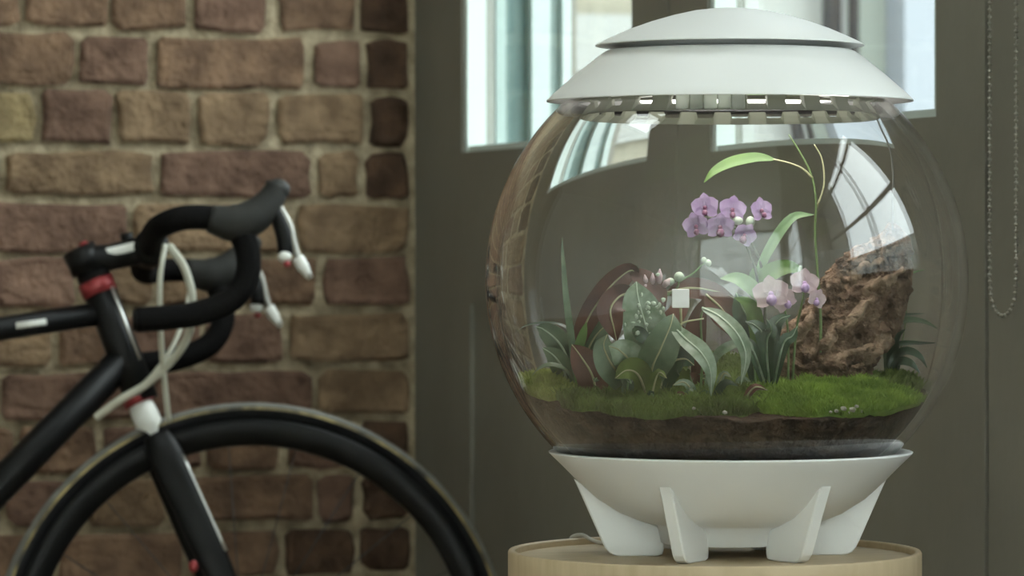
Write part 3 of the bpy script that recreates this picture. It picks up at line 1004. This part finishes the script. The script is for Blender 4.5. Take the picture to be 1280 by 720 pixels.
def moss(name, cen, rad, n, m, blade, label, lump=0.006):
    """tufted cushion of moss: a lumpy pad bristling with tiny blades"""
    V, Fc = [], []
    (ca, cb), (ra, rb) = cen, rad

    def top(a, b):
        q = ((a - ca) / ra) ** 2 + ((b - cb) / rb) ** 2
        if q >= 1:
            return ground(a, b)
        return ground(a, b) + lump * math.sqrt(max(0, 1 - q)) * (1.0 + 0.7 * noise.noise(Vector((a * 60, b * 60, 1.7))))

    def inside(a, b, h):
        return a * a + b * b + h * h < (RS - 0.0006) ** 2
    # pad
    NRp, NAp = 10, 48
    idx = {}
    for i in range(NRp + 1):
        for k in range(NAp):
            an = 2 * math.pi * k / NAp
            w = 1 + 0.16 * noise.noise(Vector((math.cos(an) * 1.6, math.sin(an) * 1.6, ca * 40)))
            a, b = ca + ra * w * i / NRp * math.cos(an), cb + rb * w * i / NRp * math.sin(an)
            h = top(a, b) - (0.002 if i == NRp else 0)
            rr = math.sqrt(a * a + b * b)
            mx = math.sqrt((RS - 0.001) ** 2 - h * h)
            if rr > mx:
                a, b = a * mx / rr, b * mx / rr
            idx[i, k] = len(V)
            V.append(tuple(L(a, b, h)))
    for i in range(NRp):
        for k in range(NAp):
            k2 = (k + 1) % NAp
            Fc.append((idx[i, k], idx[i + 1, k], idx[i + 1, k2], idx[i, k2]))
    for _ in range(n):
        t = math.sqrt(random.random())
        an = random.random() * 2 * math.pi
        w = 1 + 0.16 * noise.noise(Vector((math.cos(an) * 1.6, math.sin(an) * 1.6, ca * 40)))
        a, b = ca + ra * w * t * math.cos(an), cb + rb * w * t * math.sin(an)
        h = top(a, b)
        ln = blade * random.uniform(0.4, 1.2) * (1 + 0.5 * noise.noise(Vector((a * 90, b * 90, 7))))
        ta, tb = a + random.gauss(0, 0.45) * ln, b + random.gauss(0, 0.45) * ln
        th = h + ln
        if not inside(ta, tb, th) or not inside(a, b, h):
            continue
        w = random.uniform(0.00035, 0.0007)
        an2 = random.random() * math.pi
        da, db = w * math.cos(an2), w * math.sin(an2)
        o = len(V)
        V += [tuple(L(a - da, b - db, h - 0.001)), tuple(L(a + da, b + db, h - 0.001)), tuple(L((a + ta) / 2 + da * 0.8, (b + tb) / 2 + db * 0.8, h + ln * 0.62)), tuple(L(ta, tb, th))]
        Fc += [(o, o + 1, o + 2), (o, o + 2, o + 3)]
    o = tag(obj(name, (V, Fc), m), label, 'moss', kind='stuff')
    return o


moss('moss_cushion', (-0.147, -0.025), (0.034, 0.055), 6000, M_MOSSY, 0.006, 'yellow-green moss cushion against the glass under the grass blade', 0.007)
moss('moss_carpet', (-0.055, -0.075), (0.085, 0.065), 14000, M_MOSSD, 0.008, 'dark green shaggy moss below the maroon-backed leaves', 0.006)
moss('moss_carpet', (0.083, -0.070), (0.077, 0.062), 16000, M_MOSS, 0.0055, 'bright green even moss in front of the bark', 0.009)
moss('moss_carpet', (0.135, 0.03), (0.035, 0.06), 5000, M_MOSSD, 0.006, 'dark moss beside the bark under the strap leaves', 0.007)
moss('moss_carpet', (-0.02, 0.06), (0.10, 0.055), 6000, M_MOSSD, 0.006, 'brownish green moss at the back behind the leafy plants', 0.005)

for i, (px, py, r) in enumerate([(1043, 511, 2.6), (1052, 508, 3.4), (1063, 509, 4.0), (1073, 511, 3.0), (1083, 512, 3.6), (1094, 514, 2.6), (1036, 512, 2.2), (1068, 505, 2.6), (1058, 513, 2.0), (906, 513, 3.2), (868, 508, 2.4)]):
    # pressed against the inside of the front glass
    best = min((abs((W(px, py, D + b) - GC).length - (RS - 0.004)), b) for b in [-x * 0.001 for x in range(20, 180)])
    c = W(px, py, D + best[1])
    o = obj('pebble', blob(c, r * PX, r * PX * 0.7, r * PX * 0.75, 0.5, 60, 2, i), M_PEBBLE)
    if i < 9:
        tag(o, 'small pale pebble in the cluster before the bright green moss', 'pebble', 'pale pebbles before the bright moss')
    else:
        tag(o, ['single pale pebble under the blush orchid and rosette', 'tiny pale pebble under the drooping lance leaf'][i - 9], 'pebble')

# ------------------------------------------------------------------ bark
SEC = [(478, 955, 1092, 0.030), (466, 958, 1090, 0.031), (452, 960, 1098, 0.030), (438, 964, 1108, 0.028), (424, 972, 1115, 0.026), (410, 984, 1122, 0.025), (395, 996, 1128, 0.023), (380, 1006, 1133, 0.022),
       (365, 1016, 1138, 0.021), (350, 1027, 1140, 0.019), (335, 1040, 1141, 0.017), (320, 1056, 1141, 0.015), (306, 1078, 1139, 0.012), (294, 1098, 1136, 0.009), (284, 1108, 1130, 0.006), (279, 1112, 1122, 0.003)]
NSg = 150
BDEP = 0.035
V, Fc = [], []
rows = []
for i in range(len(SEC) - 1):
    for s in range(8):
        t = s / 8
        rows.append([SEC[i][k] + (SEC[i + 1][k] - SEC[i][k]) * t for k in range(4)])
rows.append(list(SEC[-1]))
for i, (y, x0, x1, dp) in enumerate(rows):
    for k in range(NSg):
        an = 2 * math.pi * k / NSg
        cx, hw = (x0 + x1) / 2, (x1 - x0) / 2
        ca_, sa_ = math.cos(an), math.sin(an)
        ca_ = math.copysign(abs(ca_) ** 0.75, ca_)
        sa_ = math.copysign(abs(sa_) ** 0.75, sa_)
        u, d_ = cx + hw * ca_, dp * sa_
        P0 = Vector((u * PX, d_, y * PX))
        sl = (u - 0.35 * y) * PX
        fib = Vector((sl * 150, d_ * 60, (y + 0.35 * u) * PX * 22))
        rough = 0.004 * noise.noise(P0 * 45) + 0.0045 * (0.5 - 2 * abs(noise.noise(fib))) + 0.003 * (0.4 - 2 * abs(noise.noise(P0 * 120)))
        rough += 0.0035 * (noise.voronoi(P0 * 90)[0][0] - 0.4) + 0.0016 * noise.noise(P0 * 380)
        if i > len(rows) - 12:
            rough *= 0.4
        V.append(tuple(W(u, y, D + BDEP) + RIGHT * (rough * ca_ * 0.8) - FWD * (0) + FWD * (d_ + rough * sa_ * 1.3) + UP * (0.002 * noise.noise(P0 * 200))))
for i in range(len(rows) - 1):
    for k in range(NSg):
        k2 = (k + 1) % NSg
        Fc.append((i * NSg + k, i * NSg + k2, (i + 1) * NSg + k2, (i + 1) * NSg + k))
Fc.append(tuple(range(NSg))[::-1])
Fc.append(tuple((len(rows) - 1) * NSg + k for k in range(NSg)))
bark = tag(obj('bark_slab', (V, Fc), M_BARK), 'big rough brown slab of cork bark standing in the moss', 'bark')
for i, (pts, r) in enumerate([
    ([(1000, 462), (1030, 430), (1062, 400), (1090, 372)], [4, 9, 8, 3]),
    ([(1020, 470), (1050, 448), (1085, 440), (1100, 420)], [3, 8, 9, 3]),
    ([(1040, 400), (1075, 372), (1105, 352), (1130, 340)], [3, 6, 8, 3]),
    ([(985, 440), (1000, 415), (1018, 395)], [3, 9, 3]),
    ([(1068, 470), (1082, 452), (1100, 430), (1108, 405)], [3, 8, 9, 4]),
    ([(1055, 350), (1085, 335), (1118, 312)], [3, 8, 3]),
    ([(1072, 476), (1068, 462), (1082, 455)], [3, 4, 3]),
]):
    dz = [-0.025, -0.026, -0.019, -0.022, -0.024, -0.014, -0.034][i]
    g = tube([W(x, y, D + BDEP + dz) for x, y in pts], [q * PX for q in r], 6, 10)
    g = ([Vector(q) + Vector((noise.noise(Vector(q) * 150), noise.noise(Vector(q) * 150 + Vector((9, 0, 0))), noise.noise(Vector(q) * 150 + Vector((0, 9, 0))))) * 0.006 + Vector((0, 0, noise.noise(Vector(q) * 420))) * 0.002 for q in g[0]], g[1])
    obj('bark_flake', g, M_BARKL, bark)


# ------------------------------------------------------------------ plants
def camvec(v):
    return RIGHT * v[0] - FWD * v[1] + UP * v[2]


def leaf_geo(pts, width, face=(0, 1, 0.15), fold=0.18, shape=0.85, sharp=0.9, n=5, thick=0.0005, wav=0.0, across=6, base=0.12):
    """two-sided leaf along world points; width in metres; face = direction of the upper side"""
    pa = crom(pts, n)
    N = len(pa)
    fv = camvec(face)
    V, Fc, MI = [], [], []
    for i, p in enumerate(pa):
        t = i / (N - 1)
        tan = (pa[min(i + 1, N - 1)] - pa[max(i - 1, 0)]).normalized()
        nv = (fv - tan * fv.dot(tan))
        nv = nv.normalized() if nv.length > 1e-6 else Vector((0, 0, 1))
        sd = tan.cross(nv)
        w = width * 0.5 * max(0.02, math.sin(math.pi * min(1, t ** shape)) ** sharp + base * (1 - t) ** 3)
        for j in range(across + 1):
            s = (j / across) * 2 - 1
            off = nv * (fold * w * (abs(s) ** 1.3) * 1.0) + nv * (wav * w * math.sin(t * 14 + (2 if s > 0 else 0)) * abs(s))
            V.append(p + sd * (s * w) + off)
    M_ = across + 1
    top_n = len(V)
    nrm_off = fv.normalized() * thick
    V += [v - nrm_off for v in V[:top_n]]
    for i in range(N - 1):
        for j in range(across):
            a, b, c, d = i * M_ + j, i * M_ + j + 1, (i + 1) * M_ + j + 1, (i + 1) * M_ + j
            Fc.append((a, d, c, b))
            MI.append(0)
            Fc.append((a + top_n, b + top_n, c + top_n, d + top_n))
            MI.append(1)
    return V, Fc, MI


def PW(p):
    return W(p[0], p[1], D + p[2])


def leaf(parent, pts, wpx, front, back=None, rib=None, **kw):
    P = [PW(p) for p in pts]
    o = obj('leaf', leaf_geo(P, wpx * PX, **kw), [front, back or front], parent)
    if rib:
        fv = camvec(kw.get('face', (0, 1, 0.15))).normalized()
        Q = [p + fv * 0.0004 for p in P]
        obj('midrib', tube(Q, [0.0011, 0.0008, 0.0003], 5, 6), rib, o)
    return o


def stem_(parent, pts, rpx, m=M_STEM, name='stem'):
    r = [x * PX for x in rpx] if isinstance(rpx, (list, tuple)) else rpx * PX
    return obj(name, tube([PW(p) for p in pts], r, 6, 8), m, parent)


def gpt(px, dd):
    """world point of the ground under the picture column px at depth offset dd"""
    q = W(px, 480, D + dd) - GC
    a = q.dot(RIGHT)
    return L(a, dd, ground(a, dd))


def plant(name, px, dd, label, cat='plant', group=None):
    return thing(name, gpt(px, dd), label, cat, group)


def gp(px, dd):
    """the same spot as picture coordinates"""
    q = gpt(px, dd) - CAM
    d = q.dot(FWD)
    return (640 + F * q.dot(RIGHT) / d, HOR - F * q.z / d, dd)


# maroon-backed plant on the left
p = plant('maroon_leaf_plant', 728, -0.03, 'plant with big arching leaves showing maroon undersides with yellow-green ribs', 'plant')
leaf(p, [gp(726, -.03), (722, 440, -.032), (736, 398, -.036), (762, 360, -.04), (788, 338, -.036), (797, 346, -.03)], 30, M_MAROON, M_LEAFG, M_RIB, face=(-.35, 1, -.45), fold=.30, shape=1.3)
leaf(p, [(792, 366, -.052), (776, 370, -.068), (764, 386, -.076), (768, 408, -.078), (772, 426, -.074)], 34, M_MAROON, M_LEAFG, M_RIB, face=(0, 1, -.2), fold=.25)
leaf(p, [gp(748, -.05), (742, 470, -.055), (728, 446, -.055), (716, 430, -.05)], 38, M_MAROON, M_LEAFG, M_RIB, face=(.1, 1, 0), fold=.2, shape=.8)
leaf(p, [(786, 338, -.034), (806, 350, -.036), (824, 366, -.036), (832, 384, -.034)], 26, M_MAROON, M_LEAFG, None, face=(.3, 1, .2), fold=.2)
leaf(p, [gp(735, -.05), (738, 462, -.052), (752, 448, -.052), (764, 440, -.048)], 34, M_MAROON, M_LEAFG, None, face=(0, 1, .2))
leaf(p, [gp(730, -.02), (735, 440, -.022), (750, 414, -.024), (770, 400, -.02)], 30, M_LEAFG, M_MAROON, M_RIB, face=(.2, 1, .3))

p = plant('maroon_leaf_plant', 862, 0.0, 'smaller plant with drooping brown-maroon leaves behind the white square tag', 'plant')
leaf(p, [(834, 366, -.005), (862, 360, -.01), (893, 364, -.012), (918, 372, -.01)], 26, M_MAROON, M_LEAFG, M_RIB, face=(0, 1, .1), fold=.2)
leaf(p, [gp(880, 0), (868, 440, -.01), (872, 400, -.014), (884, 368, -.014)], 28, M_MAROON, M_LEAFG, None, face=(0, 1, -.1))
leaf(p, [(882, 368, -.016), (900, 384, -.018), (914, 404, -.016), (920, 425, -.012)], 38, M_MAROON, M_LEAFG, M_RIB, face=(.2, 1, .1))
leaf(p, [(860, 372, -.012), (846, 392, -.018), (832, 408, -.018), (822, 425, -.014)], 24, M_MAROON, M_LEAFG, None, face=(-.2, 1, 0))
leaf(p, [gp(860, -.01), (862, 445, -.02), (850, 415, -.024), (842, 398, -.02)], 20, M_MAROON, M_LEAFG, M_RIB, face=(0, 1, 0))

# jewel orchid: broad grey-green leaves with pale marks
p = plant('jewel_orchid', 812, -0.05, 'jewel orchid with broad grey-green leaves frosted white at the centre', 'plant')
leaf(p, [gp(815, -.05), (815, 450, -.062), (808, 410, -.072), (798, 372, -.07), (796, 352, -.064)], 56, M_LEAFS, M_LEAFG, M_BUD, face=(0, 1, .25), fold=.15, wav=.05)
leaf(p, [gp(808, -.06), (815, 462, -.07), (826, 436, -.078), (838, 408, -.078), (842, 392, -.07)], 44, M_LEAFG, M_LEAFG, M_RIB, face=(.2, 1, .2))
leaf(p, [gp(800, -.06), (790, 456, -.07), (776, 438, -.076), (762, 432, -.074)], 40, M_LEAFS, M_LEAFG, M_RIB, face=(-.1, 1, .3))
leaf(p, [gp(790, -.05), (776, 470, -.065), (764, 452, -.07), (756, 432, -.07), (760, 418, -.066)], 38, M_LEAFG, M_LEAFG, M_RIB, face=(-.2, 1, .3))
leaf(p, [gp(812, -.06), (800, 470, -.075), (785, 462, -.08), (770, 472, -.082)], 34, M_MOSSD, M_LEAFG, M_RIB, face=(0, 1, .2))
leaf(p, [gp(820, -.06), (835, 458, -.07), (855, 448, -.078), (868, 456, -.08)], 36, M_LEAFD, M_LEAFG, M_RIB, face=(.1, 1, .2))
leaf(p, [(792, 408, -.074), (804, 420, -.078), (818, 436, -.078)], 16, M_LEAFD, M_LEAFD, None, face=(0, 1, .1))
for k in range(26):
    t = random.random()
    q = (803 + 14 * t + random.gauss(0, 7), 400 - 26 * t + random.gauss(0, 9), -.0775)
    obj('leaf_frosting', blob(PW(q), random.uniform(.0010, .0024), .0006, random.uniform(.0010, .0026), .8, 40, 1, k), M_BUD, p)

# low leaves crowding the foot of the taller plants
p = plant('creeping_plant', 790, -0.03, 'low creeping plant with small crumpled green and brown leaves under the jewel orchid', 'plant')
for k in range(30):
    bx_, bd_ = random.uniform(735, 935), random.uniform(-.085, -.01)
    ht = random.uniform(14, 46) * (1.0 if bx_ < 880 else 0.7)
    dx_ = random.uniform(-22, 22)
    g0 = gp(bx_, bd_)
    m_ = random.choice([M_LEAFG, M_LEAFG, M_LEAFD, M_MAROON, M_LEAFS, M_MOSSD])
    leaf(p, [g0, (g0[0] + dx_ * .3, g0[1] - ht * .6, bd_ - .004), (g0[0] + dx_ * .8, g0[1] - ht, bd_ - .008), (g0[0] + dx_ * 1.5, g0[1] - ht * .85, bd_ - .012)],
         random.uniform(8, 17), m_, M_LEAFG, random.choice([None, M_RIB, M_LEAFP]), face=(random.uniform(-.6, .6), 1, random.uniform(0, .8)), wav=.15, n=3, across=4)

# long lance leaves drooping to the front
p = plant('lance_leaf_plant', 872, -0.06, 'plant with long silvery lance-shaped leaves drooping over the moss', 'plant')
stem_(p, [gp(872, -.05), (862, 470, -.055), (848, 420, -.06), (838, 404, -.07)], [2, 1.6, 1.2])
leaf(p, [(836, 402, -.07), (858, 424, -.085), (876, 440, -.095), (888, 462, -.098), (889, 494, -.094)], 24, M_LEAFS, M_LEAFG, M_BUD, face=(.1, 1, .5), fold=.2)
stem_(p, [gp(875, -.05), (878, 450, -.055), (876, 400, -.06), (880, 386, -.065)], [2, 1.6, 1.2])
leaf(p, [(878, 385, -.065), (900, 396, -.08), (922, 418, -.09), (932, 445, -.09), (926, 480, -.086)], 20, M_LEAFS, M_LEAFG, M_BUD, face=(.1, 1, .5), fold=.2)
leaf(p, [gp(880, -.05), (892, 450, -.06), (912, 432, -.066), (934, 428, -.066), (943, 440, -.064)], 12, M_LEAFS, M_LEAFG, None, face=(0, 1, .5))
stem_(p, [(838, 436, -.07), (850, 406, -.075), (880, 398, -.075)], [1.6, 1.2, 1.0], M_RIB)

# grass like clump at the left
p = plant('grass_clump', 716, -0.04, 'grassy clump with one upright blade and thin arching leaves by the glass', 'plant')
leaf(p, [gp(722, -.04), (716, 430, -.045), (709, 375, -.047), (705, 325, -.046), (704, 297, -.045)], 9, M_LEAFG, M_LEAFG, None, face=(.4, 1, 0), shape=.6)
leaf(p, [gp(722, -.04), (718, 440, -.042), (712, 412, -.04), (690, 403, -.04), (660, 406, -.04), (642, 420, -.03)], 5, M_LEAFD, M_LEAFG, None, face=(0, .6, 1), shape=.7)
leaf(p, [gp(716, -.03), (712, 452, -.035), (700, 428, -.04), (682, 412, -.04), (672, 408, -.04)], 30, M_LEAFG, M_LEAFG, M_BUD, face=(-.3, 1, .3))
leaf(p, [gp(712, -.03), (706, 462, -.04), (694, 444, -.045), (680, 434, -.045)], 26, M_LEAFG, M_LEAFD, M_BUD, face=(-.3, 1, .3))
leaf(p, [gp(716, -.04), (712, 466, -.05), (695, 455, -.055), (678, 458, -.055), (668, 468, -.05)], 8, M_LEAFG, M_LEAFG, None, face=(0, .7, 1))
leaf(p, [gp(722, -.04), (724, 440, -.044), (730, 416, -.044), (734, 402, -.04)], 12, M_LEAFB, M_LEAFG, None, face=(0, 1, 0))


# flowers
def flower(parent, c, size, yaw, tilt, mp, ml, roll=0.0, back=False, lipk=1.0):
    """five petalled orchid bloom; c pixel point, size in px (radius)"""
    C = PW(c)
    f = camvec((math.sin(yaw) * math.cos(tilt), math.cos(yaw) * math.cos(tilt), math.sin(tilt))).normalized()
    r = UP.cross(f).normalized()
    r = -r if r.dot(RIGHT) < 0 else r
    u = r.cross(f)
    u = -u if u.z < 0 else u
    r, u = r * math.cos(roll) + u * math.sin(roll), u * math.cos(roll) - r * math.sin(roll)
    S = size * PX
    core = obj('flower', blob(C + f * S * .12, S * .15, S * .15, S * .17, 0, 1, 2), ml if not back else mp, parent)

    def petal(an, ln, wd, cup):
        d = r * math.cos(an) + u * math.sin(an)
        s = f.cross(d).normalized()
        V_, F_ = [], []
        n1, n2 = 6, 6
        for i in range(n1 + 1):
            t = i / n1
            w = wd * (math.sin(math.pi * (0.10 + 0.90 * t) ** 0.95) ** 0.6 if t < 1 else 0.04)
            for j in range(n2 + 1):
                q = j / n2 * 2 - 1
                V_.append(C + d * (ln * t) + s * (w * q) + f * (cup * ln * (t * t * 0.5 + q * q * 0.25 - 0.1 * t)))
        for i in range(n1):
            for j in range(n2):
                a = i * (n2 + 1) + j
                F_.append((a, a + 1, a + n2 + 2, a + n2 + 1))
        obj('petal', (V_, F_), mp, core)
    for an, ln, wd in ((90, 1.0, .40), (214, .95, .36), (326, .95, .36), (22, 1.0, .56), (158, 1.0, .56)):
        petal(math.radians(an), S * ln, S * wd, 0.22)
    if not back:
        obj('lip', blob(C + f * S * .28 - u * S * .33, S * .26 * lipk, S * .26 * lipk, S * .30 * lipk, 0.3, 60, 2), ml, core)
    return core


p = plant('purple_orchid', 950, 0.0, 'orchid with a nodding cluster of lilac purple blooms on dark stems', 'orchid')
stem_(p, [gp(950, 0), (956, 400, 0), (955, 350, 0), (948, 322, 0), (940, 304, 0), (936, 284, 0)], [2.2, 2, 1.8, 1.6], M_STEMD)
stem_(p, [gp(946, 0), (948, 390, -.004), (946, 345, -.004), (936, 314, -.006), (926, 292, -.008), (905, 276, -.008), (885, 272, -.006)], [2.2, 2, 1.8, 1.4, 1.2], M_STEMD)
for c, s, yw, ti, ro in [((882, 260, -.012), 19, -.35, .0, .1), ((915, 263, -.010), 19, .25, .05, -.15), ((871, 283, -.016), 19, -.5, -.25, .2),
                         ((900, 284, -.020), 19, 0.05, -.25, 0), ((930, 294, -.018), 17, .35, -.3, -.5), ((951, 264, -.004), 18, .6, .15, .1)]:
    flower(p, c, s, yw, ti, M_PURPLE, M_PLUM, ro, False, 1.0 if c[0] in (900, 930) else 0.7)
obj('bud', blob(PW((922, 276, -.012)), .0045, .004, .0035), M_BUD, p)
obj('bud', blob(PW((938, 277, -.006)), .004, .004, .0045), M_BUD, p)
leaf(p, [gp(950, 0), (946, 380, 0), (947, 345, 0), (965, 305, .0), (990, 272, .004), (1018, 268, .006)], 13, M_LEAFP, M_LEAFP, None, face=(.3, 1, .3), shape=1.6, base=.05)
leaf(p, [(940, 372, .0), (958, 345, -.004), (985, 334, -.006), (1010, 342, -.004)], 24, M_LEAFB, M_LEAFB, None, face=(0, 1, .6))
leaf(p, [(946, 362, .0), (942, 345, -.002), (945, 332, -.002)], 12, M_LEAFB, M_LEAFB, None, face=(0, 1, 0))
leaf(p, [(956, 380, -.01), (940, 360, -.014), (920, 348, -.016), (900, 348, -.014)], 20, M_LEAFP, M_LEAFP, None, face=(0, 1, .5))
leaf(p, [gp(945, -.01), (938, 410, -.02), (928, 385, -.024), (920, 366, -.022)], 36, M_LEAFD, M_LEAFD, M_LEAFP, face=(0, 1, .3))
leaf(p, [gp(950, -.01), (945, 405, -.024), (935, 380, -.03), (918, 372, -.03)], 20, M_LEAFB, M_LEAFD, None, face=(-.2, 1, .5))

p = plant('blush_orchid', 985, -0.02, 'small orchid with pale blush white blooms beside the bark', 'orchid')
stem_(p, [gp(985, -.02), (985, 420, -.025), (980, 385, -.03), (968, 366, -.032)], [1.8, 1.5, 1.2])
stem_(p, [gp(990, -.02), (995, 415, -.022), (1003, 375, -.026), (1006, 352, -.028)], [1.8, 1.5, 1.2])
for c, s, yw, ti, ro in [((964, 368, -.036), 24, -.2, .1, .15), ((1005, 355, -.032), 20, .2, .25, -.1), ((1020, 374, -.034), 14, .5, -.1, -.4), ((980, 376, -.034), 17, .3, .0, .6)]:
    flower(p, c, s, yw, ti, M_PINK, M_LILAC, ro)
stem_(p, [(1003, 350, -.028), (1000, 340, -.028), (1001, 332, -.028)], [2.4, 2.8, 1.8], M_BUD, 'bud')

# dark glossy rosette in the middle
p = plant('dark_leaf_rosette', 962, -0.05, 'low rosette of glossy dark green leaves below the blush blooms', 'plant')
for pts, w in [([gp(962, -.05), (955, 425, -.058), (945, 408, -.06), (932, 402, -.06)], 20), ([gp(962, -.05), (966, 418, -.06), (974, 400, -.062), (988, 394, -.06)], 18),
               ([gp(962, -.05), (958, 430, -.064), (964, 412, -.07), (958, 398, -.07)], 18), ([gp(960, -.05), (942, 440, -.06), (930, 428, -.064), (916, 430, -.064)], 16), ([gp(965, -.05), (978, 432, -.06), (990, 420, -.06), (996, 408, -.058)], 16)]:
    leaf(p, pts, w, M_LEAFD, M_LEAFD, M_LEAFS, face=(0, 1, .5))

# tall climbing stem with one long bright leaf
p = plant('climbing_stem', 1024, 0.01, 'tall thin climbing stem with one long bright green leaf at the top', 'plant')
stem_(p, [gp(1024, .01), (1026, 400, .008), (1022, 340, .008), (1019, 290, .008), (1020, 250, .006), (1014, 218, .006), (1000, 190, .006), (986, 168, .006)], [2.2, 1.8, 1.6, 1.3, .8])
stem_(p, [(1016, 222, .006), (1002, 210, .005), (984, 203, .004), (966, 199, .003)], [1.4, 1.1, 1.0], M_RIB)
stem_(p, [(1020, 262, .008), (1030, 232, .008), (1028, 200, .008), (1018, 180, .008)], [1.3, 1.1, .8], M_RIB)
leaf(p, [(968, 199, .003), (945, 197, .0), (915, 203, -.004), (893, 214, -.006), (880, 228, -.006)], 17, M_LEAFB, M_LEAFB, None, face=(0, .8, .7), shape=.8)

# small flowering sprig near the tag
p = plant('flowering_sprig', 838, -0.02, 'small sprig with pinkish pointed florets and pale round buds', 'plant')
stem_(p, [gp(838, -.02), (834, 430, -.03), (826, 380, -.034), (824, 356, -.034)], [1.6, 1.3, 1.0])
for i, (x, y, x2, y2, w) in enumerate([(808, 356, 806, 343, 7), (816, 356, 816, 341, 7), (824, 354, 825, 336, 9), (830, 358, 838, 348, 9), (812, 362, 800, 354, 8)]):
    obj('floret', tube([PW((x, y, -.034)), PW(((x + x2) / 2, (y + y2) / 2, -.036)), PW((x2, y2, -.036))], [w * .35 * PX, w * .5 * PX, .6 * PX], 4, 8), M_PINK, p)
stem_(p, [(830, 372, -.032), (846, 360, -.034), (849, 350, -.034)], [1.2, 1.0])
obj('bud', blob(PW((849, 346, -.034)), .0044, .004, .0042), M_BUD, p)
obj('bud', blob(PW((838, 352, -.032)), .0036, .004, .0032), M_BUD, p)
stem_(p, [(849, 352, -.034), (866, 342, -.034), (878, 331, -.034), (884, 328, -.034)], [1.2, 1.0, 1.0], M_LEAFP)
obj('bud', blob(PW((885, 329, -.034)), .0030, .003, .0032), M_BUD, p)
obj('bud', blob(PW((880, 325, -.034)), .0022, .0025, .0026), M_BUD, p)

# white tag
tg = thing('plant_tag', gpt(852, -.05), 'plain white square plant tag on a stake', 'tag')
q0, q1 = PW((840, 384, -.075)), PW((861, 361, -.075))
v, f = bbox_(-10.5 * PX, 10.5 * PX, -0.0012, 0.0012, -11.5 * PX, 11.5 * PX, 0.0006)
cc = PW((851, 373, -.075))
obj('tag_plate', ([cc + RIGHT * a[0] + FWD * a[1] + UP * a[2] for a in v], f), M_TAG, tg, False)
obj('stake', tube([gpt(852, -.05), PW((852, 430, -.06)), PW((851, 384, -.073))], 0.0012, 4, 8), M_RIB, tg)

# strap leaves at the right behind the bark
p = plant('strap_leaf_plant', 1118, 0.05, 'plant with dark green strap leaves bending towards the right side of the glass', 'plant')
for pts, w in [([gp(1112, .05), (1112, 440, .05), (1130, 430, .045), (1156, 430, .04), (1176, 430, .036)], 9), ([gp(1114, .05), (1112, 420, .05), (1130, 402, .045), (1156, 402, .04), (1178, 412, .036)], 13),
               ([gp(1114, .06), (1112, 415, .06), (1126, 396, .055), (1160, 392, .05)], 9), ([gp(1116, .04), (1122, 450, .04), (1135, 440, .035), (1152, 446, .03), (1164, 462, .03)], 16),
               ([gp(1118, .04), (1124, 455, .03), (1140, 455, .025), (1154, 468, .025)], 16), ([gp(1116, .05), (1118, 440, .045), (1124, 420, .04), (1134, 412, .04)], 14)]:
    leaf(p, pts, w, M_LEAFD if w != 13 else M_LEAFG, M_LEAFD, None, face=(0, .7, .8), shape=.7, base=.3)
stem_(p, [(1136, 345, .05), (1146, 340, .05), (1158, 337, .05)], [.8, 1.2, .5], M_LEAFP, 'sprig')
stem_(p, [gp(1118, .06), (1132, 420, .058), (1136, 380, .055), (1136, 345, .05)], [1.0, .8, .6], M_STEM)

# wire hanging from the lid into the globe
tag(obj('hanging_wire', tube([W(1094, 137, D), W(1102, 158, D), W(1113, 185, D), W(1117, 220, D), W(1116, 250, D), W(1117, 285, D + .03)], 0.0009, 8, 6), M_WIRE), 'thin grey wire hanging down from the lid onto the bark', 'wire')

# ------------------------------------------------------------------ bead chain of a blind on the wall beside the doors
def chain_pt(px, py):
    return on_x(px, -0.012, py)


path = [chain_pt(1237, -160), chain_pt(1237, 330)]
pts_ch = []
zbot = chain_pt(1237, 345).z
loop = [chain_pt(1237, -160)]
ya, yb2 = chain_pt(1237, 300).y, chain_pt(1270, 300).y
bl_ = thing('blind_chain', ((-0.012), (ya + yb2) / 2, chain_pt(1252, 390).z), 'steel bead chain of a blind hanging in a loop beside the door', 'chain')
zt = 1.55
pl = [Vector((-0.012, ya, zt)), Vector((-0.012, ya, zbot + 0.0))]
for k in range(1, 12):
    a = math.pi * k / 12
    pl.append(Vector((-0.012, (ya + yb2) / 2 + (ya - yb2) / 2 * math.cos(a), zbot - 0.036 * math.sin(a) ** 0.8)))
pl += [Vector((-0.012, yb2, zbot)), Vector((-0.012, yb2, zt))]
beads = []
acc = 0.0
step = 0.0062
for a, b in zip(pl[:-1], pl[1:]):
    ln = (b - a).length
    while acc < ln:
        beads.append(a.lerp(b, acc / ln))
        acc += step
    acc -= ln
obj('beads', joined(*[blob(q, 0.0022, 0.0022, 0.0022, 0, 1, 1) for q in beads]), M_CHAIN, bl_)
obj('cord', tube(pl, 0.0006, 0, 5), M_CHAIN, bl_)
obj('bracket', box(-0.022, 0.0, yb2 - 0.01, ya + 0.01, zt, zt + 0.03), M_DOOR, bl_, False)

for o in bpy.data.objects:
    if '_o' in o:
        del o['_o']
